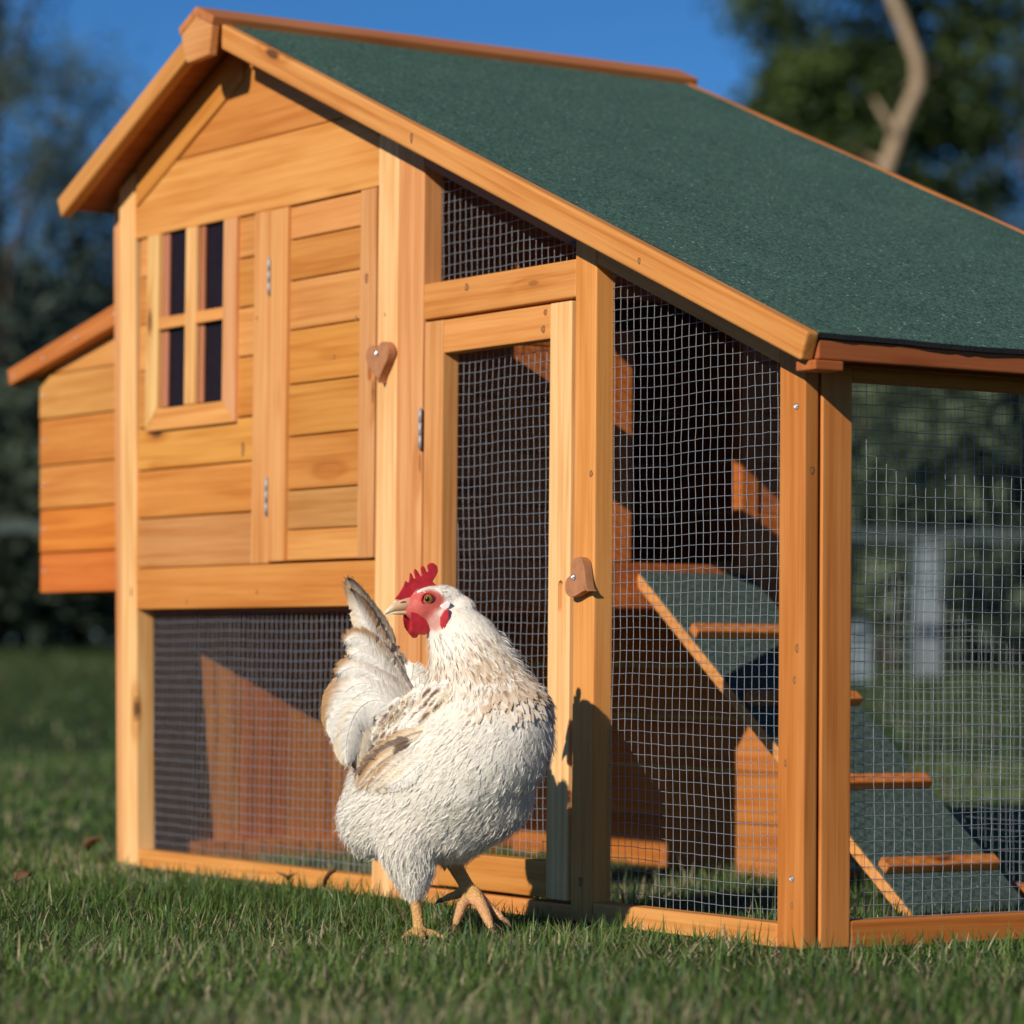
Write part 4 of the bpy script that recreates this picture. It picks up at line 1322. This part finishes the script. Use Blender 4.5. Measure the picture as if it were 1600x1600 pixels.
vn = np.empty(len(fo_.data.vertices) * 3, np.float32); fo_.data.vertices.foreach_get('normal', vn); vn = vn.reshape(-1, 3)
qn = np.repeat(q, 15, 0); vn *= np.sign((vn * qn).sum(1))[:, None]
vn = vn * .17 + qn * .83; vn /= np.linalg.norm(vn, axis=1)[:, None]
fo_.data.normals_split_custom_set_from_vertices(vn.tolist())

# --- fine barbs lying flat over the whole body
def strands(n, lens, wid, lo, hi, keepf, shade, name):
    ac = Acc()
    p, q = sample(n); f, x, y, neck = flow(p, q)
    k = keepf(x, y, neck); p, q, f, x, y = p[k], q[k], f[k], x[k], y[k]; n = len(p)
    # neighbouring barbs lean together, so that soft clumps show
    sw = .35 * np.sin(x * .11 + y * .05 + 2 * np.sin(y * .06)) + .25 * np.sin(x * .05 - y * .13)
    s = np.cross(q, f); f = f + s * sw[:, None]; f /= np.linalg.norm(f, axis=1)[:, None]; s = np.cross(q, f)
    L = rng.uniform(*lens, n)[:, None] * HS; w = rng.uniform(*wid, n)[:, None] * .001
    h0 = rng.uniform(.2, 1.0, n)[:, None] * HS; h1 = (rng.uniform(lo, hi, n) * (1 - .5 * sst(x, 600, 700) * (1 - sst(y, 1240, 1330))))[:, None] * HS
    b = p + f * L * .55 + q * (h0 + h1 * .7); c = p + f * L + q * h1
    V = np.stack([p + q * h0 - s * w, p + q * h0 + s * w, b - s * w * .8, b + s * w * .8, c], 1).reshape(-1, 3)
    bi = np.arange(n)[:, None] * 5
    t = np.clip(.5 + .4 * np.sin(x * .03 + y * .021) + rng.normal(0, .25, n), 0, 1)[:, None]
    C = (WHITE * (1 - t * .45) + CREAM * t * .45) * rng.uniform(*shade, (n, 1))
    ac.add(V, bi + np.array([[0, 2, 3, 1]]), bi + np.array([[2, 4, 3]]), np.repeat(C, 5, 0))
    o = setp(ac.obj(name, M_PLUME, HM, hen), kind='stuff')
    jq = q + rng.normal(0, .07, q.shape); jq /= np.linalg.norm(jq, axis=1)[:, None]
    o.data.normals_split_custom_set_from_vertices(np.repeat(jq, 5, 0).tolist())
    return o
strands(90000, (12, 24), (.30, .65), .3, 1.1, lambda x, y, nk: (y > 1068) & (y < 1390) & ~((y > 1342) & (x > 690)) & ~inpoly(x, y, CHIN), (.93, 1.05), 'body_plumage')

# --- downy edges
da = Acc()
p, q = sample(34000)
f, x, y, neck = flow(p, q)
ok = ((y > 1120) & (y < 1392) & (x < 690)) | ((y > 1120) & (y < 1350) & (x >= 690) & (x < 870)) | ((neck > .3) & (x > 665) & (y > 985))
ok &= rng.random(len(p)) < np.clip(.25 + .75 * sst(y, 1220, 1320) + .7 * (x < 575), 0, 1)
p, q, f, y = p[ok], q[ok], f[ok], y[ok]
n = len(p)
L = rng.uniform(10, 25, n) * HS; wd = rng.uniform(.25, .55, n)[:, None] * .001
s = np.cross(q, f); s = s * .6 + rng.normal(0, .4, s.shape)
a = p; b = p + f * (L * .55)[:, None] + q * (L * rng.uniform(.12, .38, n))[:, None]; c = p + f * L[:, None] + q * (L * rng.uniform(.12, .5, n))[:, None] + rng.normal(0, .0012, p.shape)
V = np.stack([a - s * wd, a + s * wd, b - s * wd * .8, b + s * wd * .8, c], 1).reshape(-1, 3)
bi = np.arange(n)[:, None] * 5
da.add(V, bi + np.array([[0, 1, 3, 2]]), bi + np.array([[2, 3, 4]]), np.repeat(WHITE * rng.uniform(.85, 1.08, (n, 1)), 5, 0))
setp(da.obj('down', M_PLUME, HM, hen), kind='stuff')


# --- large feathers of the tail and wing, one by one
def surf(x, y, lift=4):
    """point of the body under (x, y) on the near side, raised a little"""
    o = Vector(H0(x, y, -600)); hit = bvh.ray_cast(o, Vector((0, 1, 0)))
    if hit[0] is None: return np.array(H0(x, y, -30))
    return np.array(hit[0]) + np.array([0, -lift * HS, 0])


def spline(P, n):
    P = np.asarray(P, float); k = len(P)
    t = np.linspace(0, k - 1, n); out = []
    for u in t:
        i = min(int(u), k - 2); v = u - i
        p0, p1, p2, p3 = P[max(i - 1, 0)], P[i], P[i + 1], P[min(i + 2, k - 1)]
        out.append(.5 * ((2 * p1) + (-p0 + p2) * v + (2 * p0 - 5 * p1 + 4 * p2 - p3) * v * v + (-p0 + 3 * p1 - 3 * p2 + p3) * v ** 3))
    return np.array(out)


def big_feather(name, pts, w, cols, face=(0, -1, 0), cup=.25, seed=0, prof=None, rag=.06, tipw=.25, label=None, barbs=1.0, shw=.12):
    """pts: spine; w: greatest width (hen units); cols: dict(base, edge_l, edge_r, tip, shaft)"""
    rg = np.random.default_rng(seed); nr, ncv = 56, 11
    sp_ = spline(pts, nr); t = np.gradient(sp_, axis=0); t /= np.linalg.norm(t, axis=1)[:, None]
    fc = np.array(face, float); fleck = cols.get('fleck'); s = np.cross(t, fc); s /= np.linalg.norm(s, axis=1)[:, None]; nrm = np.cross(s, t)
    us = np.linspace(0, 1, nr)
    pr = np.interp(us, *(prof or ([0, .12, .45, .75, .9, 1], [.35, .7, 1, .85, .55, tipw * .4])))
    V = []; C = []
    notch = np.zeros((2, nr))
    for sd in (0, 1):
        for _ in range(3):
            k = rg.integers(16, nr - 3); notch[sd, k:k + 1] -= rg.uniform(.15, .5)
    rag_l = rg.normal(0, rag, nr) + notch[0]; rag_r = rg.normal(0, rag, nr) + notch[1]
    for i in range(nr):
        for j in range(ncv):
            v = j / (ncv - 1) * 2 - 1
            r_ = 1 + (rag_l[i] if v < 0 else rag_r[i]) * abs(v) ** 3
            wv = w * HS * .5 * pr[i] * v * r_
            back = -abs(v) * w * HS * .10 * pr[i]            # barbs sweep towards the tip
            pnt = sp_[i] + s[i] * wv - nrm[i] * (cup * w * HS * .5 * pr[i] * v * v) + t[i] * (-back)
            pnt = pnt + nrm[i] * HS * (.35 * math.sin(i * 2.9 + abs(v) * 9 + seed) + 1.2 * math.sin(us[i] * 7 + v * 2 + seed))
            V.append(pnt)
            c = np.array(cols['base'], float)
            e = cols.get('edge_l' if v < 0 else 'edge_r')
            if e is not None:
                k = np.clip((abs(v) - .25) / .55, 0, 1) * np.clip(us[i] * 1.5, 0, 1); c = c * (1 - k) + np.array(e) * k
            if cols.get('tip') is not None:
                k = np.clip((us[i] - .72) / .28, 0, 1); c = c * (1 - k) + np.array(cols['tip']) * k
            if cols.get('shaft') is not None and abs(v) < shw and us[i] < .93: c = c * .35 + np.array(cols['shaft']) * .65
            if fleck is not None and abs(v) < .55 and .4 < us[i] < .94:
                k = (1 - (v / .55) ** 2) * math.sin(math.pi * (us[i] - .4) / .54) ** .7; k = min(1, k * 1.5) * .92
                c = c * (1 - k) + np.array(fleck) * k
            c = c * (1 + .07 * math.sin(i * 1.9 + abs(v) * 6 + seed) + rg.normal(0, .025))
            C.append(c)
    i = np.arange(nr - 1)[:, None] * ncv; j = np.arange(ncv - 1)[None, :]
    Q = np.stack([i + j, i + j + 1, i + ncv + j + 1, i + ncv + j], -1).reshape(-1, 4)
    ac = Acc(); ac.add(np.array(V), Q, None, np.array(C))
    VA = np.array(V).reshape(nr, ncv, 3); CA = np.array(C).reshape(nr, ncv, 3)
    def vane(r, v):
        r = np.clip(r, 0, nr - 1.001); g = np.clip((v + 1) / 2, 0, 1) * (ncv - 1.001)
        i0 = r.astype(int); j0 = g.astype(int); fr = (r - i0)[:, None]; fg = (g - j0)[:, None]
        f_ = lambda A: (A[i0, j0] * (1 - fr) * (1 - fg) + A[i0 + 1, j0] * fr * (1 - fg) + A[i0, j0 + 1] * (1 - fr) * fg + A[i0 + 1, j0 + 1] * fr * fg)
        return f_(VA), f_(CA), i0
    nb = int(420 * min(1.3, w / 40) * barbs)
    if nb:
        r0 = rg.uniform(nr * .12, nr * .97, nb); sd = np.where(rg.random(nb) < .5, -1., 1.)
        sweep = nr * rg.uniform(.05, .13, nb); reach = rg.uniform(.85, 1.0, nb)
        rowsv = []; rowsc = []
        sh = rg.uniform(.84, 1.10, nb)[:, None]
        for q_, v_ in enumerate((.05, .4, .75, 1.0)):
            pt, cl_, i0 = vane(r0 + sweep * v_ ** 1.4, sd * v_ * reach)
            over = (rg.uniform(0, 5, nb)[:, None] * HS * (s[i0] * sd[:, None] * .7 + t[i0])) if q_ == 3 else 0
            pt = pt + over + nrm[i0] * (HS * rg.uniform(.3, 1.5, nb))[:, None]
            wd_ = t[i0] * HS * .9 * (1 - .75 * v_)
            rowsv += [pt - wd_, pt + wd_]; rowsc += [cl_ * sh, cl_ * sh]
        ii = np.arange(nb)[:, None, None] * 8
        Qb = (ii + np.array([[0, 1, 3, 2], [2, 3, 5, 4], [4, 5, 7, 6]])[None]).reshape(-1, 4)
        ac.add(np.stack(rowsv, 1).reshape(-1, 3), Qb, None, None); ac.C.append(np.stack(rowsc, 1).reshape(-1, 3))
    o = ac.obj(name, M_FEATHER, HM, hen)
    if label: o['label'] = label
    return o

FW = np.array([.86, .82, .745]); FT = np.array([.50, .29, .125]); FB = np.array([.30, .15, .07]); FG = np.array([.20, .15, .115]); FC = np.array([.82, .71, .53])
tail = [  # spine, width, colours
    ([(657, 1115, 30), (622, 1045, 34), (580, 975, 34), (553, 932, 33), (537, 905, 32)], 40, dict(base=FC, edge_l=FT, edge_r=FG, tip=FG * .7, shaft=FB)),  # grey right edge is painted in as the tail's shadow side
    ([(655, 1118, 22), (614, 1052, 18), (578, 1000, 15), (556, 962, 13), (544, 922, 12)], 44, dict(base=FW, edge_l=FC, edge_r=FT, tip=(.34, .24, .16))),
    ([(655, 1120, 14), (612, 1062, 6), (576, 1018, 1), (548, 1000, -1), (525, 1007, -3)], 48, dict(base=FW, edge_r=FT, edge_l=FW)),
    ([(655, 1122, 10), (616, 1074, 0), (584, 1036, -5), (556, 1022, -7), (533, 1030, -8)], 50, dict(base=FW, edge_r=FC, edge_l=FW)),
    ([(655, 1125, 4), (612, 1082, -9), (568, 1052, -14), (537, 1047, -15), (512, 1060, -16)], 54, dict(base=FW, edge_r=FT, edge_l=FW)),
    ([(654, 1128, 0), (610, 1094, -16), (566, 1072, -21), (532, 1084, -23), (512, 1118, -24), (507, 1152, -23)], 66, dict(base=FW, edge_l=FW, edge_r=FT)),
    ([(654, 1130, -2), (612, 1100, -20), (574, 1084, -25), (542, 1098, -27), (520, 1134, -28), (517, 1168, -27)], 60, dict(base=FW, edge_l=FC, edge_r=FW)),
    ([(652, 1132, -4), (614, 1106, -24), (580, 1098, -29), (550, 1118, -31), (534, 1160, -31), (534, 1200, -28)], 64, dict(base=FW, edge_l=FW, edge_r=FC)),
    ([(650, 1136, -2), (618, 1116, -18), (590, 1116, -21), (567, 1140, -21), (556, 1174, -19), (552, 1206, -14)], 54, dict(base=FC, edge_l=FW, edge_r=FB)),  # brown right edge paints the shading inside the tail
    ([(650, 1128, 12), (606, 1096, 10), (560, 1084, 10), (527, 1112, 10), (514, 1158, 10)], 56, dict(base=FC * .9, edge_r=FT)),
    ([(648, 1140, 4), (616, 1128, -4), (590, 1140, -6), (570, 1170, -4), (560, 1200, 0)], 52, dict(base=FC * .85, edge_r=FB, edge_l=FC)),
]
for k_, (P, w, c) in enumerate(tail):
    P = [(a if a > 600 else 600 - (600 - a) * (.86 if b > 960 else 1), b, c_) for a, b, c_ in P]
    big_feather('tail_feather', [H0(*a) for a in P], w, c, face=(.15, -1, .25), cup=.34, seed=20 + k_, rag=.03, prof=([0, .12, .42, .7, .86, .95, 1], [.4, .75, 1, .86, .58, .30, .05]))
# soft tuft behind the back
for k_ in range(9):
    a = R(70 + k_ * 14)
    b0 = (640 + random.uniform(-14, 16), 1092 + random.uniform(-6, 10), 30)
    tip = (b0[0] + 46 * math.cos(a) * .7, b0[1] - 52 * math.sin(a), 34)
    big_feather('tuft_feather', [H0(*b0), H0((b0[0] + tip[0]) / 2 + 4, (b0[1] + tip[1]) / 2 - 4, 28), H0(*tip)], 32, dict(base=FW, edge_l=FW, edge_r=FW), seed=60 + k_, rag=.1, tipw=.8)
# wing: coverts first, then the long feathers that show below them
wing = [
    ([(648, 1150), (612, 1170), (580, 1194), (556, 1226)], 30, dict(base=FC, edge_l=FT, edge_r=FB, shaft=FB)),
    ([(654, 1160), (620, 1178), (590, 1200), (560, 1234)], 30, dict(base=FC, edge_l=FT, edge_r=FT, shaft=FB)),
    ([(662, 1168), (630, 1188), (604, 1210), (576, 1236)], 30, dict(base=FW * .95, edge_l=FC, edge_r=FT, shaft=FT)),
    ([(670, 1174), (642, 1196), (618, 1216), (592, 1236)], 32, dict(base=FW, edge_l=FC, edge_r=FC, shaft=FT)),
    ([(680, 1176), (654, 1198), (632, 1216), (606, 1232)], 32, dict(base=FW, edge_l=FW, edge_r=FC)),
    ([(662, 1148), (624, 1165), (590, 1186), (562, 1212)], 27, dict(base=FG, edge_l=FG * .8, edge_r=FG * 1.3, shaft=UMB)),
    ([(672, 1140), (640, 1150), (604, 1170), (574, 1196)], 26, dict(base=FC, edge_l=FW, edge_r=FT, shaft=FB)),
]
for k_, (P, w, c) in enumerate(wing):
    pts = [surf(a, b, l_ + (0 if k_ < 5 else 6)) for (a, b), l_ in zip(P, (-9, 4, 7, 8))]
    big_feather('wing_feather', pts, w, c, face=(-.1, -1, .2), cup=.12, seed=40 + k_, rag=.05)
# flecked coverts over shoulder and saddle
for row in range(5):
    for i in range(9):
        u = i / 8
        x0 = 588 + 100 * u + row * 3 + random.uniform(-4, 4); y0 = 1160 - 62 * u - row * 11 + 44 * (row < 1) * 0 + random.uniform(-4, 4)
        if y0 < 1078: continue
        L_ = random.uniform(26, 38)
        P = [(x0 + L_ * .55, y0 - L_ * .42), (x0 + L_ * .1, y0), (x0 - L_ * .38, y0 + L_ * .5)]
        sp3 = [surf(a, b, l_ + row * .8) for (a, b), l_ in zip(P, (0, 7, 8))]
        if max(np.linalg.norm(sp3[0] - sp3[1]), np.linalg.norm(sp3[1] - sp3[2])) > 60 * HS: continue
        fl = random.random() < .75
        big_feather('wing_covert', sp3, random.uniform(13, 18), dict(base=FW if random.random() < .6 else FC, edge_l=FC if fl else FW, edge_r=FW, tip=None, fleck=UMB if fl else None),
                    face=(-.1, -1, .2), cup=.2, seed=100 + row * 20 + i, rag=.03, barbs=.35, shw=.32)

# --- head
def outline_part(name, pts, d0, thick, mat, hf=None):
    hf = hf or H
    bm = bmesh.new()
    vs = [bm.verts.new(Vector(hf(x, y, d0 - thick / 2))) for x, y in pts]
    f_ = bm.faces.new(vs); r_ = bmesh.ops.extrude_face_region(bm, geom=[f_])
    bmesh.ops.translate(bm, vec=(0, thick * HS, 0), verts=[g_ for g_ in r_['geom'] if isinstance(g_, bmesh.types.BMVert)])
    bmesh.ops.recalc_face_normals(bm, faces=bm.faces)
    ob = bm_obj(name, bm, mat, HM, hen)
    r1 = ob.modifiers.new('r', 'REMESH'); r1.mode = 'VOXEL'; r1.voxel_size = .0007
    s1 = ob.modifiers.new('s', 'SMOOTH'); s1.factor = .5; s1.iterations = 5
    dg = bpy.context.evaluated_depsgraph_get(); dg.update()
    m2 = bpy.data.meshes.new_from_object(ob.evaluated_get(dg)); ob.modifiers.clear(); ob.data = m2
    if not m2.materials: m2.materials.append(mat)
    m2.polygons.foreach_set('use_smooth', [True] * len(m2.polygons))
    return ob
outline_part('comb', [(615, 938), (621, 930), (628, 918), (630, 911), (632, 909), (636, 914), (637, 905), (637.5, 897), (640, 897), (645, 908), (646, 904), (643.5, 893), (646, 890), (650, 894), (655, 903),
                      (656.5, 900), (654, 889), (657, 885), (661, 888), (664, 897), (666, 893), (664, 885), (668, 881), (674, 880.5), (680, 885), (681.5, 893), (679, 900), (673, 910), (682, 918), (676, 926), (660, 928), (648, 934), (636, 938), (626, 940)],
             4, 9, M_COMB)
outline_part('wattle', [(640, 958), (650, 960), (662, 966), (676, 976), (673, 986), (662, 994), (652, 993), (644, 990), (641, 976)], -14, 7, M_COMB)
outline_part('wattle', [(629, 960), (640, 960), (646, 966), (648, 982), (653, 992), (649, 998), (643, 999), (636, 991), (630, 982), (627.5, 970)], 10, 7, M_COMB)
p1_ = surf(690, 972, 0)
lobe_d = p1_[1] / HS
outline_part('ear_lobe', [(700, 953), (701, 966), (697, 976), (695, 984), (690, 986), (686, 978), (686, 966), (692, 955)], lobe_d + 2.5, 8, M_COMB, H0)
e1 = surf(690, 950, 0)[1] / HS
outline_part('ear_patch', [(678, 961), (680, 953), (688, 946), (698, 940), (703, 943), (700, 951), (692, 957), (684, 962)], e1 + 2.2, 7, M_LOBE, H0)
# eye
ep = surf(667, 938, 0)
bm = bmesh.new(); bmesh.ops.create_uvsphere(bm, u_segments=28, v_segments=20, radius=8.6 * HS)
ob = bm_obj('eye', bm, M_IRIS, HM @ Matrix.Translation(Vector(ep) + Vector((.8 * HS, 3.2 * HS, 0))) @ Matrix.Rotation(R(-12), 4, 'Z') @ Matrix.Rotation(R(90), 4, 'X'), hen, smooth=True)
ob.data.materials.append(M_PUPIL)
ob.data.polygons.foreach_set('material_index', [1 if abs(Vector(pl.center).normalized().z) > .885 or abs(Vector(pl.center).normalized().z) < .52 else 0 for pl in ob.data.polygons])
ac = Acc()
ring = [Vector(ep) + Vector((10.2 * HS * math.cos(a), (-.2 + .9 * abs(math.sin(a)) + 4.0 * math.cos(a)) * HS, 8.6 * HS * math.sin(a))) for a in np.linspace(0, 2 * math.pi, 25)]
V, Q, T = tube([tuple(v) for v in ring], 1.7 * HS, 8); ac.add(V, Q, T)
ac.obj('eyelid', M_COMB, HM, hen)
# beak
def beak(name, secs, cols):
    ac = Acc(); n_ = 14; V = []; C = []
    for (x, y, ry, rd), c in zip(secs, cols):
        for j in range(n_):
            a = j / n_ * 2 * math.pi
            V.append(H(x, y + ry * math.sin(a), 4 + rd * math.cos(a))); C.append(c)
    Q = []
    for i in range(len(secs) - 1):
        for j in range(n_):
            k = (j + 1) % n_; Q.append((i * n_ + j, i * n_ + k, (i + 1) * n_ + k, (i + 1) * n_ + j))
    V.append(H(secs[-1][0] - .6, secs[-1][1] + .4, 4)); C.append(cols[-1])
    T = [((len(secs) - 1) * n_ + j, (len(secs) - 1) * n_ + (j + 1) % n_, len(V) - 1) for j in range(n_)]
    ac.add(np.array(V), np.array(Q), np.array(T)); ac.C.append(np.array(C))
    return ac.obj(name, M_BEAK, HM, hen)
hb, ht, hr = (.62, .40, .24), (.74, .60, .42), (.56, .28, .20)
beak('upper_beak', [(646, 946, 12.5, 13), (636, 946, 11.5, 11.5), (626, 947.5, 9.6, 9.5), (616, 950.5, 8.0, 7.2), (608, 954.5, 6.0, 5.0), (602, 959, 3.6, 3.0), (599, 962.5, 1.6, 1.4)], [hr, hr, hb, hb, ht, ht, ht])
beak('lower_beak', [(648, 958.5, 5.5, 10), (636, 959, 4.4, 8.5), (624, 959.5, 3.4, 6.5), (614, 960, 2.4, 4.4), (607, 961, 1.0, 2.0)], [hr, hb, hb, ht, ht])
for sd in (-1,):
    ac = Acc(); V, Q, T = tube([tuple(H(624, 944, -4.6)), tuple(H(628, 942.5, -6)), tuple(H(632, 942, -7.2))], [.7 * HS, 1.2 * HS, .8 * HS], 7); ac.add(V, Q, T); o = ac.obj('nostril', M_CLAW, HM, hen)
# claws
for a, b, c in (((714, 1447, -18), (712, 1452, -23), (710, 1458, -26)), ((771, 1450, -34), (774, 1455, -39), (775, 1461, -42)), ((790, 1438, 8), (797, 1443, 5), (802, 1450, 3)), ((692, 1412, 54), (686, 1414, 57), (681, 1419, 58))):
    ac = Acc(); V, Q, T = tube([tuple(H(*a)), tuple(H(*b)), tuple(H(*c))], [4.6 * HS, 3.2 * HS, .8 * HS], 8); ac.add(V, Q, T); ac.obj('claw', M_CLAW, HM, hen)

# ------------------------------------------------------------------ dead leaves
dry_leaf(-.872, -.075, .000, .9, -.9, .026, 'brown curled leaf standing in the grass before the lower mesh')
dry_leaf(-1.00, -.060, .004, 2.6, .3, .030, 'small brown leaf against the bottom rail, left of the standing leaf')
dry_leaf(-1.66, -.02, .002, .3, -.5, .034, 'brown leaf in the lawn closest to the foot of the left corner post')
dry_leaf(-1.05, -.42, .006, 1.9, -.2, .026, 'brown leaf in the lawn at the left edge, away from the coop')
